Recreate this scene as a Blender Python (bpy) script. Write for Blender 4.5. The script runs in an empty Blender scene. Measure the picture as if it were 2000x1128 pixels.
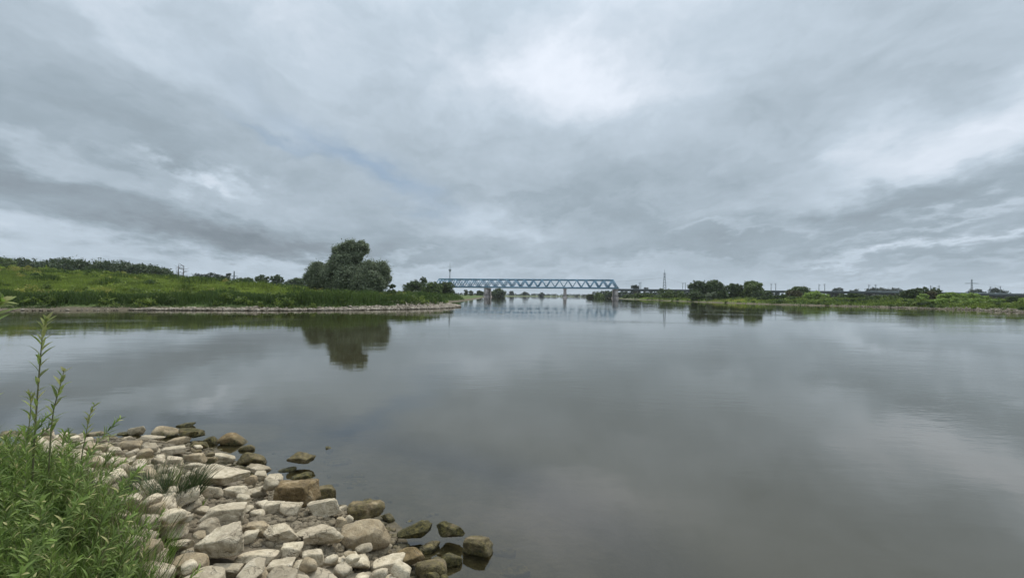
import bpy, bmesh, math, random
import numpy as np
from mathutils import Vector, Matrix

# ------------------------------------------------------------------ camera, sky, sun
SC = bpy.context.scene
COL = SC.collection
F = 850.0                       # focal length in pixels of a 2000 px wide picture
H = 2.4                         # eye height above the river
PITCH = math.atan(12.0 / F)
ROLL = 0.0105
cam_d = bpy.data.cameras.new('camera')
cam = bpy.data.objects.new('camera', cam_d)
COL.objects.link(cam)
cam_d.sensor_width = 36.0
cam_d.lens = 36.0 * F / 2000.0
cam_d.clip_start = 0.05
cam_d.clip_end = 20000
R3 = Matrix.Rotation(math.pi / 2 + PITCH, 3, 'X') @ Matrix.Rotation(ROLL, 3, 'Z')
cam.matrix_world = Matrix.Translation((0, 0, H)) @ R3.to_4x4()
SC.camera = cam
SC.render.engine = 'CYCLES'
SC.cycles.max_bounces = 8
SC.cycles.transparent_max_bounces = 12
SC.cycles.use_denoising = True
SC.view_settings.view_transform = 'Standard'
SC.view_settings.look = 'None'
SC.view_settings.exposure = 0.12
SC.view_settings.gamma = 1.0


def ray(px, py):
    return R3 @ Vector(((px - 1000) / F, -(py - 564) / F, -1.0))


def at_z(px, py, z=0.0):
    d = ray(px, py)
    s = (z - H) / d.z
    return Vector((d.x * s, d.y * s, z))


def at_y(px, py, Y):
    d = ray(px, py)
    s = Y / d.y
    return Vector((d.x * s, Y, H + d.z * s))


def px_of(p):
    q = R3.transposed() @ (Vector(p) - Vector((0, 0, H)))
    return 1000 + F * q.x / -q.z, 564 - F * q.y / -q.z


SUN_EL, SUN_AZ = math.radians(52), math.radians(14)
sun_d = bpy.data.lights.new('sun', 'SUN')
sun_d.energy = 2.2
sun_d.angle = math.radians(9)
sun_d.color = (1.0, 0.94, 0.84)
sun = bpy.data.objects.new('sun', sun_d)
COL.objects.link(sun)
sdir = Vector((math.sin(SUN_AZ) * math.cos(SUN_EL), math.cos(SUN_AZ) * math.cos(SUN_EL), math.sin(SUN_EL)))
sun.rotation_euler = sdir.to_track_quat('Z', 'Y').to_euler()
sun.location = (0, 0, 60)
sun_d.specular_factor = 0.15


class NT:
    """short hand for building node trees"""
    def __init__(self, tree):
        self.t = tree
        self.n = tree.nodes
        self.l = tree.links

    def new(self, typ, **kw):
        n = self.n.new(typ)
        for k, v in kw.items():
            setattr(n, k, v)
        return n

    def put(self, sock, v):
        if isinstance(v, bpy.types.NodeSocket):
            self.l.new(v, sock)
        elif v is not None:
            sock.default_value = v

    def math(self, op, a, b=None, c=None, clamp=False):
        n = self.new('ShaderNodeMath', operation=op, use_clamp=clamp)
        self.put(n.inputs[0], a)
        if b is not None: self.put(n.inputs[1], b)
        if c is not None: self.put(n.inputs[2], c)
        return n.outputs[0]

    def vmath(self, op, a, b=None):
        n = self.new('ShaderNodeVectorMath', operation=op)
        self.put(n.inputs[0], a)
        if b is not None: self.put(n.inputs[1], b)
        return n.outputs['Value'] if op in ('LENGTH', 'DOT_PRODUCT', 'DISTANCE') else n.outputs[0]

    def scale(self, a, s):
        n = self.new('ShaderNodeVectorMath', operation='SCALE')
        self.put(n.inputs[0], a)
        self.put(n.inputs['Scale'], s)
        return n.outputs[0]

    def noise(self, vec, scale, detail=3, rough=0.5, dist=0.0, out='Fac'):
        n = self.new('ShaderNodeTexNoise')
        if vec is not None: self.put(n.inputs['Vector'], vec)
        n.inputs['Scale'].default_value = scale
        n.inputs['Detail'].default_value = detail
        n.inputs['Roughness'].default_value = rough
        n.inputs['Distortion'].default_value = dist
        return n.outputs[out]

    def ramp(self, fac, stops, interp='LINEAR'):
        n = self.new('ShaderNodeValToRGB')
        r = n.color_ramp
        r.interpolation = interp
        while len(r.elements) < len(stops): r.elements.new(0.5)
        for e, (p, c) in zip(r.elements, stops):
            e.position = p
            e.color = (*c, 1) if len(c) == 3 else c
        self.put(n.inputs[0], fac)
        return n.outputs[0]

    def mix(self, fac, a, b, typ='MIX'):
        n = self.new('ShaderNodeMix', data_type='RGBA', blend_type=typ)
        self.put(n.inputs[0], fac)
        for i, v in ((6, a), (7, b)):
            if isinstance(v, tuple) and len(v) == 3: v = (*v, 1)
            self.put(n.inputs[i], v)
        return n.outputs[2]

    def smooth(self, v, lo, hi, a=0.0, b=1.0):
        n = self.new('ShaderNodeMapRange', interpolation_type='SMOOTHSTEP')
        self.put(n.inputs[0], v)
        n.inputs[1].default_value, n.inputs[2].default_value = lo, hi
        n.inputs[3].default_value, n.inputs[4].default_value = a, b
        return n.outputs[0]

    def mapping(self, vec, loc=(0, 0, 0), rot=(0, 0, 0), sc=(1, 1, 1), typ='POINT'):
        n = self.new('ShaderNodeMapping', vector_type=typ)
        self.put(n.inputs[0], vec)
        n.inputs['Location'].default_value = loc if typ != 'NORMAL' else (0, 0, 0)
        n.inputs['Rotation'].default_value = rot
        n.inputs['Scale'].default_value = sc
        return n.outputs[0]


def azel(px, py):
    d = ray(px, py).normalized()
    return math.atan2(d.x, d.y), math.asin(d.z)


def build_world():
    w = bpy.data.worlds.new('World')
    SC.world = w
    w.use_nodes = True
    k = NT(w.node_tree)
    for n in list(k.n): k.n.remove(n)
    out = k.new('ShaderNodeOutputWorld')
    bg = k.new('ShaderNodeBackground')
    bg.inputs['Strength'].default_value = 0.1
    k.l.new(bg.outputs[0], out.inputs[0])
    sky = k.new('ShaderNodeTexSky', sky_type='NISHITA')
    sky.sun_disc = False
    sky.sun_elevation = SUN_EL
    sky.sun_rotation = SUN_AZ
    d = k.new('ShaderNodeTexCoord').outputs['Generated']
    sep = k.new('ShaderNodeSeparateXYZ')
    k.l.new(d, sep.inputs[0])
    x, y, z = sep.outputs
    az = k.math('ARCTAN2', x, y)
    el = k.math('ARCSINE', z)
    # the cloud layer as a plane far overhead: equal clouds shrink towards the horizon
    zc = k.math('ADD', k.math('MAXIMUM', z, 0.0), 0.26)
    pl = k.new('ShaderNodeCombineXYZ')
    k.put(pl.inputs[0], k.math('DIVIDE', x, zc))
    k.put(pl.inputs[1], k.math('DIVIDE', y, zc))
    P = k.mapping(pl.outputs[0], rot=(0, 0, 0.35), sc=(1.25, 1.0, 1))
    # wander of the edges
    wv = k.noise(P, 2.2, 6, 0.6, out='Color')
    wv = k.vmath('SUBTRACT', wv, (0.5, 0.5, 0.5))
    wv = k.mapping(wv, sc=(0.42, 0.20, 0.0))
    ae = k.new('ShaderNodeCombineXYZ')
    k.put(ae.inputs[0], az)
    k.put(ae.inputs[1], el)
    Q = k.vmath('ADD', ae.outputs[0], wv)

    def blob(px, py, wx, wy, ang, amp, p=2.0):
        a, e = azel(px, py)
        m = k.mapping(Q, loc=(a, e, 0), rot=(0, 0, math.radians(ang)), sc=(wx / F, wy / F, 1), typ='TEXTURE')
        l = k.vmath('LENGTH', m)
        return k.math('MULTIPLY', k.math('EXPONENT', k.math('MULTIPLY', k.math('POWER', l, p), -1.0)), amp)

    feats = [  # px, py, half widths, tilt (ccw), amount
        (1085, 135, 90, 50, -10, 0.13), (1010, 100, 220, 110, -20, 0.05), (1220, 60, 190, 110, 20, 0.07),
        (1090, 175, 280, 55, -4, 0.10), (1240, 170, 70, 35, 0, 0.07),
        (1860, 240, 210, 36, 12, 0.15), (1800, 330, 200, 22, 10, 0.10), (1980, 210, 130, 90, 20, 0.10),
        (405, 345, 70, 13, -6, 0.26), (30, 268, 130, 15, -12, 0.08), (200, 330, 180, 24, -12, 0.06),
        (120, 462, 240, 16, -4, 0.05), (330, 505, 260, 14, -3, 0.09), (30, 500, 160, 12, 0, 0.05),
        (1500, 500, 400, 10, 3, 0.06), (1900, 470, 200, 7, 6, 0.16), (1830, 430, 160, 7, 8, 0.12),
        (1420, 455, 90, 7, 2, 0.10), (1950, 532, 200, 12, 2, 0.08), (960, 445, 170, 25, -3, 0.10),
        (850, 525, 300, 14, 0, 0.09), (240, 25, 220, 20, -22, 0.08), (600, 50, 330, 60, -22, 0.06),
        # darker undersides
        (100, 385, 330, 40, -9, -0.16), (420, 425, 300, 34, -8, -0.15), (640, 480, 330, 30, -6, -0.12),
        (130, 170, 280, 90, -10, -0.09), (280, 260, 240, 50, -14, -0.09),
        (1200, 380, 260, 45, 0, -0.10), (1450, 440, 300, 34, 4, -0.10), (1100, 275, 220, 50, 0, -0.07),
        (1880, 375, 190, 30, 12, -0.19), (1780, 455, 200, 14, 5, -0.10), (1900, 500, 220, 13, 5, -0.10),
        (1350, 495, 380, 20, 2, -0.07), (1000, 390, 150, 25, -10, -0.04), (480, 470, 240, 20, -5, -0.06),
    ]
    tot = None
    for f in feats:
        b = blob(*f)
        b = b if f[5] > 0 else k.math('MULTIPLY', b, 0.75)
        tot = b if tot is None else k.math('ADD', tot, b)
    base = k.ramp(k.math('DIVIDE', el, 1.5708, clamp=True),
                  [(0.0, (0.53,) * 3), (0.04, (0.49,) * 3), (0.12, (0.50,) * 3), (0.3, (0.575,) * 3), (0.46, (0.63,) * 3), (1.0, (0.78,) * 3)])
    AE = k.mapping(Q, sc=(1.0, 2.3, 1))
    n4 = k.noise(AE, 4.2, 6, 0.56, 0.2)
    n5 = k.noise(k.mapping(AE, loc=(5, 2, 0)), 13, 4, 0.55)
    n1 = k.noise(P, 1.2, 6, 0.55, 0.2)
    n2 = k.noise(k.mapping(P, loc=(7, 3, 0), sc=(1.0, 1.7, 1)), 1.8, 6, 0.50, 0.2)
    n3 = k.noise(k.mapping(P, loc=(2, 9, 0), sc=(1, 1, 1)), 9.0, 5, 0.6, 0.6)
    v = k.math('ADD', base, tot)
    v = k.math('ADD', v, k.math('MULTIPLY', k.math('SUBTRACT', n1, 0.5), 0.32))
    v = k.math('ADD', v, k.math('MULTIPLY', k.math('SUBTRACT', n2, 0.5), 0.12))
    v = k.math('ADD', v, k.math('MULTIPLY', k.math('SUBTRACT', n3, 0.5), 0.05))
    v = k.math('ADD', v, k.math('MULTIPLY', k.math('SUBTRACT', n4, 0.5), 0.27))
    v = k.math('ADD', v, k.math('MULTIPLY', k.math('SUBTRACT', n5, 0.5), 0.10))
    cloud = k.ramp(v, [(0.0, (1.3, 1.65, 1.9)), (0.25, (2.3, 2.75, 3.15)), (0.42, (3.22, 3.92, 4.52)),
                       (0.62, (5.0, 5.85, 6.7)), (0.84, (7.6, 8.2, 9.1)), (1.0, (8.6, 9.1, 9.9))])
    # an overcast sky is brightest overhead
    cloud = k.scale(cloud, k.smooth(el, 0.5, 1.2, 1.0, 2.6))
    # thin break where blue shows
    gap = k.math('ADD', blob(715, 320, 150, 27, -24, 0.48), blob(540, 262, 70, 10, -20, 0.25))
    gap = k.math('MINIMUM', k.math('MULTIPLY', gap, 1.3), 0.62)
    skyc = k.mix(1.0, sky.outputs[0], (0.55, 0.6, 0.66), 'MULTIPLY')
    skyc = k.mix(0.75, skyc, (2.4, 3.5, 4.9))
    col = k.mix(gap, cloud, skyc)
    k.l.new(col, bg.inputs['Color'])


build_world()

# ------------------------------------------------------------------ helpers
RNG = np.random.default_rng(7)
random.seed(5)


def vhash(i, j, l, seed):
    h = (i * 374761393 + j * 668265263 + l * 2147483647 + seed * 974634777) & 0xFFFFFFFF
    h = ((h ^ (h >> 13)) * 1274126177) & 0xFFFFFFFF
    return ((h ^ (h >> 16)) & 0xFFFF) / 65535.0


def vnoise(p, seed=0):
    """value noise in -1..1 for an array of points"""
    p = np.asarray(p, float)
    i = np.floor(p).astype(np.int64)
    f = p - i
    f = f * f * (3 - 2 * f)
    r = 0
    for a in (0, 1):
        for b in (0, 1):
            for c in (0, 1):
                w = (f[:, 0] if a else 1 - f[:, 0]) * (f[:, 1] if b else 1 - f[:, 1]) * (f[:, 2] if c else 1 - f[:, 2])
                r = r + w * vhash(i[:, 0] + a, i[:, 1] + b, i[:, 2] + c, seed)
    return r * 2 - 1


def n2d(x, y, s, seed=0):
    return vnoise(np.stack([x * s, y * s, np.zeros_like(x) + 0.37], 1), seed)


def mesh_np(name, V, Fc, mat=None, smooth=False, tint=None):
    """V (n,3); Fc (m,k) all faces of the same size; tint (n,3) vertex colours"""
    V = np.asarray(V, np.float32)
    Fc = np.asarray(Fc, np.int32)
    me = bpy.data.meshes.new(name)
    me.vertices.add(len(V))
    me.vertices.foreach_set('co', V.ravel())
    m, kk = Fc.shape
    me.loops.add(m * kk)
    me.loops.foreach_set('vertex_index', Fc.ravel())
    me.polygons.add(m)
    me.polygons.foreach_set('loop_start', np.arange(0, m * kk, kk, dtype=np.int32))
    me.polygons.foreach_set('loop_total', np.full(m, kk, np.int32))
    if smooth: me.polygons.foreach_set('use_smooth', np.ones(m, bool))
    me.update(calc_edges=True)
    if tint is not None:
        at = me.attributes.new('tint', 'FLOAT_COLOR', 'POINT')
        c = np.ones((len(V), 4), np.float32)
        c[:, :3] = tint
        at.data.foreach_set('color', c.ravel())
    if mat: me.materials.append(mat)
    return me


def link(name, me, parent=None, loc=None):
    o = bpy.data.objects.new(name, me)
    COL.objects.link(o)
    if parent is not None: o.parent = parent
    if loc is not None: o.location = loc
    return o


def tag(o, label=None, cat=None, group=None, kind=None):
    if label: o['label'] = label
    if cat: o['category'] = cat
    if group: o['group'] = group
    if kind: o['kind'] = kind
    return o


def thing(name, label, cat, loc=(0, 0, 0), group=None):
    o = bpy.data.objects.new(name, None)
    COL.objects.link(o)
    o.location = loc
    o.empty_display_size = 0.3
    return tag(o, label, cat, group)


class MB:
    """collects boxes, bars and tubes into one mesh"""
    def __init__(s):
        s.v, s.f = [], []

    def hexa(s, c8):
        b = len(s.v)
        s.v += [tuple(c) for c in c8]
        s.f += [tuple(b + i for i in q) for q in ((0, 3, 2, 1), (4, 5, 6, 7), (0, 1, 5, 4), (1, 2, 6, 5), (2, 3, 7, 6), (3, 0, 4, 7))]

    def box(s, x0, x1, y0, y1, z0, z1):
        s.hexa([(x0, y0, z0), (x1, y0, z0), (x1, y1, z0), (x0, y1, z0), (x0, y0, z1), (x1, y0, z1), (x1, y1, z1), (x0, y1, z1)])

    def bar(s, a, b, w, h=None, up=(0, 0, 1)):
        a, b = Vector(a), Vector(b)
        h = h or w
        d = (b - a).normalized()
        up = Vector(up)
        if abs(d.dot(up)) > 0.97: up = Vector((1, 0, 0))
        sx = d.cross(up).normalized() * w / 2
        sy = sx.cross(d).normalized() * h / 2
        s.hexa([a - sx - sy, a + sx - sy, a + sx + sy, a - sx + sy, b - sx - sy, b + sx - sy, b + sx + sy, b - sx + sy])

    def tube(s, pts, rads, n=6):
        pts = [Vector(p) for p in pts]
        b = len(s.v)
        for i, p in enumerate(pts):
            d = (pts[min(i + 1, len(pts) - 1)] - pts[max(i - 1, 0)]).normalized()
            u = d.cross(Vector((0.31, 0.9, 0.2))).normalized()
            w = d.cross(u)
            for j in range(n):
                a = 2 * math.pi * j / n
                s.v.append(tuple(p + (u * math.cos(a) + w * math.sin(a)) * rads[i]))
        for i in range(len(pts) - 1):
            for j in range(n):
                q = b + i * n
                s.f.append((q + j, q + (j + 1) % n, q + n + (j + 1) % n, q + n + j))

    def build(s, name, mat, parent=None, loc=None, smooth=False):
        me = mesh_np(name, s.v, s.f, mat, smooth)
        return link(name, me, parent, loc)


# ------------------------------------------------------------------ materials
def new_mat(name):
    m = bpy.data.materials.new(name)
    m.use_nodes = True
    k = NT(m.node_tree)
    b = k.n['Principled BSDF']
    return m, k, b


def foliage_mat(name, dark, light, trans=0.25, yellow=None, rough=0.55):
    m, k, b = new_mat(name)
    at = k.new('ShaderNodeAttribute', attribute_name='tint')
    sp = k.new('ShaderNodeSeparateColor')
    k.l.new(at.outputs['Color'], sp.inputs[0])
    col = k.mix(sp.outputs[0], dark, light)
    if yellow: col = k.mix(sp.outputs[2], col, yellow)
    val = k.math('ADD', k.math('MULTIPLY', sp.outputs[1], 0.5), 0.75)
    hsv = k.new('ShaderNodeHueSaturation')
    k.put(hsv.inputs['Value'], val)
    k.l.new(col, hsv.inputs['Color'])
    c = hsv.outputs[0]
    k.l.new(c, b.inputs['Base Color'])
    b.inputs['Roughness'].default_value = rough
    b.inputs['Specular IOR Level'].default_value = 0.25
    tr = k.new('ShaderNodeBsdfTranslucent')
    k.l.new(c, tr.inputs[0])
    mx = k.new('ShaderNodeMixShader')
    mx.inputs[0].default_value = trans
    k.l.new(b.outputs[0], mx.inputs[1])
    k.l.new(tr.outputs[0], mx.inputs[2])
    k.l.new(mx.outputs[0], k.n['Material Output'].inputs[0])
    return m


def plain_mat(name, col, rough=0.6, var=0.12, scale=1.5, metal=0.0, bump=0.0):
    m, k, b = new_mat(name)
    g = k.new('ShaderNodeNewGeometry')
    n = k.noise(g.outputs['Position'], scale, 5, 0.6)
    lo = tuple(c * (1 - var * 2) for c in col)
    hi = tuple(min(1, c * (1 + var * 2)) for c in col)
    k.l.new(k.ramp(n, [(0.3, lo), (0.7, hi)]), b.inputs['Base Color'])
    b.inputs['Roughness'].default_value = rough
    b.inputs['Metallic'].default_value = metal
    return m


M = {}
M['willow'] = foliage_mat('willow_leaf', (0.070, 0.095, 0.050), (0.27, 0.31, 0.195), 0.3)
M['dark'] = foliage_mat('dark_leaf', (0.040, 0.060, 0.026), (0.13, 0.175, 0.07), 0.2)
M['far'] = foliage_mat('far_leaf', (0.028, 0.043, 0.030), (0.065, 0.088, 0.055), 0.15)
M['mid'] = foliage_mat('mid_leaf', (0.050, 0.080, 0.026), (0.16, 0.21, 0.065), 0.25)
M['bright'] = foliage_mat('bright_leaf', (0.13, 0.20, 0.04), (0.34, 0.45, 0.12), 0.35)
M['red'] = foliage_mat('reddish_leaf', (0.055, 0.055, 0.03), (0.135, 0.12, 0.055), 0.2)
M['olive'] = foliage_mat('olive_leaf', (0.06, 0.06, 0.022), (0.19, 0.17, 0.06), 0.25)
M['grass'] = foliage_mat('grass_blade', (0.045, 0.08, 0.024), (0.27, 0.34, 0.06), 0.35, yellow=(0.42, 0.36, 0.10))
M['shoot'] = foliage_mat('shoot_leaf', (0.045, 0.085, 0.018), (0.19, 0.285, 0.06), 0.38, yellow=(0.36, 0.34, 0.15))
M['dry'] = foliage_mat('dry_grass', (0.10, 0.085, 0.04), (0.30, 0.26, 0.15), 0.2)
M['bark'] = plain_mat('bark', (0.075, 0.06, 0.045), 0.9, 0.2, 4)
M['stem'] = plain_mat('green_stem', (0.13, 0.13, 0.06), 0.6, 0.2, 9)
M['steel'] = plain_mat('blue_steel_paint', (0.14, 0.265, 0.36), 0.5, 0.22, 0.25)
M['steel_lo'] = plain_mat('pale_blue_steel_paint', (0.17, 0.25, 0.30), 0.5, 0.12, 0.4)
M['pier'] = plain_mat('pier_stone', (0.25, 0.225, 0.21), 0.9, 0.25, 0.35)
M['girder'] = plain_mat('dark_girder', (0.045, 0.055, 0.06), 0.6, 0.2, 0.3)
M['parapet'] = plain_mat('grey_barrier', (0.22, 0.25, 0.27), 0.8, 0.15, 0.25)
M['galv'] = plain_mat('galvanised_steel', (0.16, 0.19, 0.21), 0.6, 0.1, 1, 0.2)
M['white'] = plain_mat('pale_paint', (0.5, 0.5, 0.5), 0.6, 0.05, 1)


def rock_mat():
    m, k, b = new_mat('limestone')
    g = k.new('ShaderNodeNewGeometry')
    pos = g.outputs['Position']
    oi = k.new('ShaderNodeObjectInfo')
    off = k.vmath('ADD', pos, k.scale(oi.outputs['Location'], 3.0))
    tc = k.new('ShaderNodeTexCoord').outputs['Object']
    big = k.noise(off, 3.5, 4, 0.55)
    mid = k.noise(off, 16, 6, 0.65, 0.5)
    fine = k.noise(off, 90, 4, 0.7)
    pale = k.ramp(mid, [(0.25, (0.23, 0.185, 0.115)), (0.5, (0.51, 0.435, 0.305)), (0.75, (0.71, 0.62, 0.465))])
    pale = k.mix(k.smooth(big, 0.35, 0.7, 0, 0.55), pale, (0.38, 0.31, 0.22))
    # per stone tone from its object colour: r = tan amount, g = algae amount, b = brightness
    sp = k.new('ShaderNodeSeparateColor')
    k.l.new(oi.outputs['Color'], sp.inputs[0])
    tan = k.ramp(k.noise(off, 9, 5, 0.6, 1.0), [(0.3, (0.09, 0.058, 0.022)), (0.55, (0.25, 0.17, 0.08)), (0.8, (0.50, 0.40, 0.25))])
    c = k.mix(sp.outputs[0], pale, tan)
    # pits and dark specks
    vor = k.new('ShaderNodeTexVoronoi', feature='F1')
    k.put(vor.inputs['Vector'], off)
    vor.inputs['Scale'].default_value = 38
    pit = k.math('MULTIPLY', k.smooth(vor.outputs['Distance'], 0.0, 0.22, 1, 0), k.smooth(mid, 0.5, 0.62))
    c = k.mix(k.math('MULTIPLY', pit, 0.6), c, (0.12, 0.10, 0.08))
    c = k.mix(k.smooth(fine, 0.25, 0.45, 0.35, 0), c, (0.16, 0.135, 0.11))
    # hairline cracks
    crk = k.new('ShaderNodeTexVoronoi', feature='DISTANCE_TO_EDGE')
    k.put(crk.inputs['Vector'], k.vmath('ADD', off, k.scale(k.noise(off, 6, 3, 0.6, out='Color'), 0.25)))
    crk.inputs['Scale'].default_value = 5.0
    cr = k.math('MULTIPLY', k.smooth(crk.outputs['Distance'], 0.0, 0.022, 1, 0), k.smooth(big, 0.45, 0.6))
    c = k.mix(k.math('MULTIPLY', cr, 0.3), c, (0.10, 0.08, 0.06))
    hs = k.new('ShaderNodeHueSaturation')
    k.l.new(c, hs.inputs['Color'])
    k.put(hs.inputs['Value'], k.math('ADD', k.math('MULTIPLY', sp.outputs[2], 0.7), 0.5))
    c = hs.outputs[0]
    # algae: by stone, and a stained belt at the waterline
    spz = k.new('ShaderNodeSeparateXYZ')
    k.l.new(pos, spz.inputs[0])
    zz = k.math('ADD', spz.outputs[2], k.math('MULTIPLY', k.math('SUBTRACT', k.noise(off, 5, 5, 0.7), 0.5), 0.34))
    belt = k.smooth(zz, 0.0, 0.10, 1, 0)
    stain = k.math('MULTIPLY', k.smooth(zz, 0.06, 0.34, 1, 0), k.smooth(k.noise(off, 4, 5, 0.7), 0.42, 0.6))
    c = k.mix(k.math('MULTIPLY', stain, 0.75), c, (0.15, 0.115, 0.06))
    alg = k.math('MAXIMUM', belt, k.math('MULTIPLY', sp.outputs[1], k.smooth(k.noise(off, 5, 5, 0.65), 0.28, 0.5)))
    algc = k.ramp(k.noise(off, 22, 5, 0.7), [(0.3, (0.012, 0.012, 0.005)), (0.5, (0.06, 0.052, 0.018)), (0.72, (0.19, 0.155, 0.05))])
    c = k.mix(alg, c, algc)
    k.l.new(c, b.inputs['Base Color'])
    k.put(b.inputs['Roughness'], k.math('SUBTRACT', 0.9, k.math('MULTIPLY', belt, 0.35)))
    b.inputs['Specular IOR Level'].default_value = 0.3
    hgt = k.math('ADD', k.math('MULTIPLY', mid, 0.6), k.math('MULTIPLY', fine, 0.22))
    hgt = k.math('SUBTRACT', hgt, k.math('MULTIPLY', pit, 0.4))
    hgt = k.math('SUBTRACT', hgt, k.math('MULTIPLY', cr, 0.3))
    bp = k.new('ShaderNodeBump')
    bp.inputs['Strength'].default_value = 0.9
    bp.inputs['Distance'].default_value = 0.05
    k.l.new(hgt, bp.inputs['Height'])
    k.l.new(bp.outputs[0], b.inputs['Normal'])
    return m


M['rock'] = rock_mat()

# ------------------------------------------------------------------ shorelines and terrain height


def gp(px, py):
    p = at_z(px, py, 0)
    return (p.x, p.y)


NEAR = [(-90, -60), (-80, 1), (-30, 5), (-14, 7.3)] + [gp(*q) for q in (
    (0, 876), (150, 876), (250, 868), (325, 857), (400, 868), (440, 880), (500, 910), (560, 935), (600, 960),
    (650, 980), (705, 985), (780, 1022), (815, 1070), (860, 1128))] + [(-0.25, 2.4), (1.0, 0.6), (2.6, -3), (6, -60)]
LEFT = [gp(*q) for q in ((-900, 607), (-300, 606), (0, 606), (100, 606.5), (250, 605.5), (400, 606), (550, 606.5), (700, 605.5),
                         (820, 603.5), (870, 601.5), (897, 599.5), (893, 596), (872, 592.5), (868, 590.6), (905, 588), (936, 583), (950, 579.9),
                         (975, 579.0), (1000, 578.6), (1060, 578.6), (1130, 579.2))] + [(700, 1300), (3000, 6000), (-9000, 6000), (-9000, 60)]
RIGHT = [gp(*q) for q in ((2900, 640), (2400, 622), (2100, 612.5), (2000, 609.5), (1940, 607), (1900, 605), (1800, 602), (1700, 599), (1600, 596.5), (1500, 594),
                          (1400, 590.8), (1350, 589), (1300, 587), (1250, 585), (1207, 582.9), (1180, 581.5), (1140, 580.0))] + [(160, 800), (700, 1500), (3000, 6000), (9000, 6000), (9000, 50)]


def sdist(x, y, poly):
    """signed distance, positive inside"""
    P = np.array(poly)
    A, B = P, np.roll(P, -1, 0)
    best = np.full(x.shape, 1e18)
    inside = np.zeros(x.shape, bool)
    for (ax, ay), (bx, by) in zip(A, B):
        dx, dy = bx - ax, by - ay
        t = np.clip(((x - ax) * dx + (y - ay) * dy) / (dx * dx + dy * dy), 0, 1)
        best = np.minimum(best, (x - ax - t * dx) ** 2 + (y - ay - t * dy) ** 2)
        c = ((ay > y) != (by > y)) & (x < (bx - ax) * (y - ay) / (by - ay + 1e-12) + ax)
        inside ^= c
    return np.sqrt(best) * np.where(inside, 1, -1)


def sstep(a, b, x):
    t = np.clip((x - a) / (b - a), 0, 1)
    return t * t * (3 - 2 * t)


RP = np.array([-3000, -400, 0, 150, 300, 420, 500, 600, 700, 760, 870, 960, 3000])
RH = np.array([8.0, 7.8, 7.0, 6.3, 5.5, 4.9, 4.4, 3.9, 3.2, 2.7, 2.5, 2.2, 2.2])


def terrain(x, y, full=False):
    x = np.atleast_1d(np.asarray(x, float))
    y = np.atleast_1d(np.asarray(y, float))
    dn, dl, dr = sdist(x, y, NEAR), sdist(x, y, LEFT), sdist(x, y, RIGHT)
    wob = n2d(x, y, 0.15, 3) * 0.8
    # near bank
    hn = 0.42 * sstep(-0.1, 1.2, dn) + 0.45 * sstep(0.8, 3.0, dn) + 0.10 * sstep(3, 12, dn) + 0.03 * n2d(x, y, 1.3, 5)
    hn = np.where(dn < 0, np.maximum(np.minimum(dn * 0.13, (dn + 1.6) * 0.3 - 0.208 + 0.0 * dn), -2.2), hn - 0.02)
    # left bank
    yy = np.maximum(y, 5)
    ridge = np.interp(1000 + x / yy * F, RP, RH)
    ridge = np.where(y < 5, 9, ridge)
    dl2 = dl + np.where(dl > 2, wob, 0)
    hl = 0.35 * sstep(0, 2.2, dl2) + 0.8 * sstep(2.0, 5, dl2) + (ridge - 1.15) * (0.5 * sstep(4, 30, dl2) + 0.5 * sstep(16, 68, dl2)) * np.where(y > 5, 1, 1)
    hl = hl + np.where(dl > 5, 0.30 * n2d(x, y, 0.07, 8) + 0.18 * n2d(x, y, 0.25, 9), 0)
    far = sstep(170, 420, np.hypot(x, y)) * (y > 0) * (x / yy > -0.25)
    hl = np.where(dl > 0, hl * (1 - far) + np.minimum(hl, 1.6) * far, np.maximum(dl * 0.2, -2.5))
    hr = 0.45 * sstep(0, 1.6, dr) + 0.5 * sstep(1.6, 6, dr) + 0.8 * sstep(8, 30, dr)
    hr = hr + np.where(dr > 5, 0.35 * n2d(x, y, 0.08, 18) + 0.2 * n2d(x, y, 0.3, 19), 0)
    hr = np.where(dr > 0, hr, np.maximum(dr * 0.2, -2.5))
    h = np.maximum(np.maximum(hn, hl), hr)
    if full: return h, dn, dl, dr
    return h


def gz(x, y):
    return float(terrain(x, y)[0])


# polar sheet around the camera, fine in front
ang = np.concatenate([np.linspace(-180, -70, 45, endpoint=False), np.linspace(-70, 70, 701), np.linspace(73, 177, 40)])
rad = np.concatenate([[0.0], np.geomspace(0.35, 9000, 330)])


def polar(name, zfun, mat, att=None):
    A, Rr = np.meshgrid(np.radians(ang), rad)
    X, Y = (Rr * np.sin(A)).ravel(), (Rr * np.cos(A)).ravel()
    Z, extra = zfun(X, Y)
    na, nr = len(ang), len(rad)
    i, j = np.meshgrid(np.arange(nr - 1), np.arange(na), indexing='ij')
    j2 = (j + 1) % na
    Fq = np.stack([i * na + j, i * na + j2, (i + 1) * na + j2, (i + 1) * na + j], -1).reshape(-1, 4)
    me = mesh_np(name, np.stack([X, Y, Z], 1), Fq, mat, True)
    if att:
        a = me.attributes.new(att, 'FLOAT', 'POINT')
        a.data.foreach_set('value', extra.astype(np.float32))
    return link(name, me)


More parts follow.
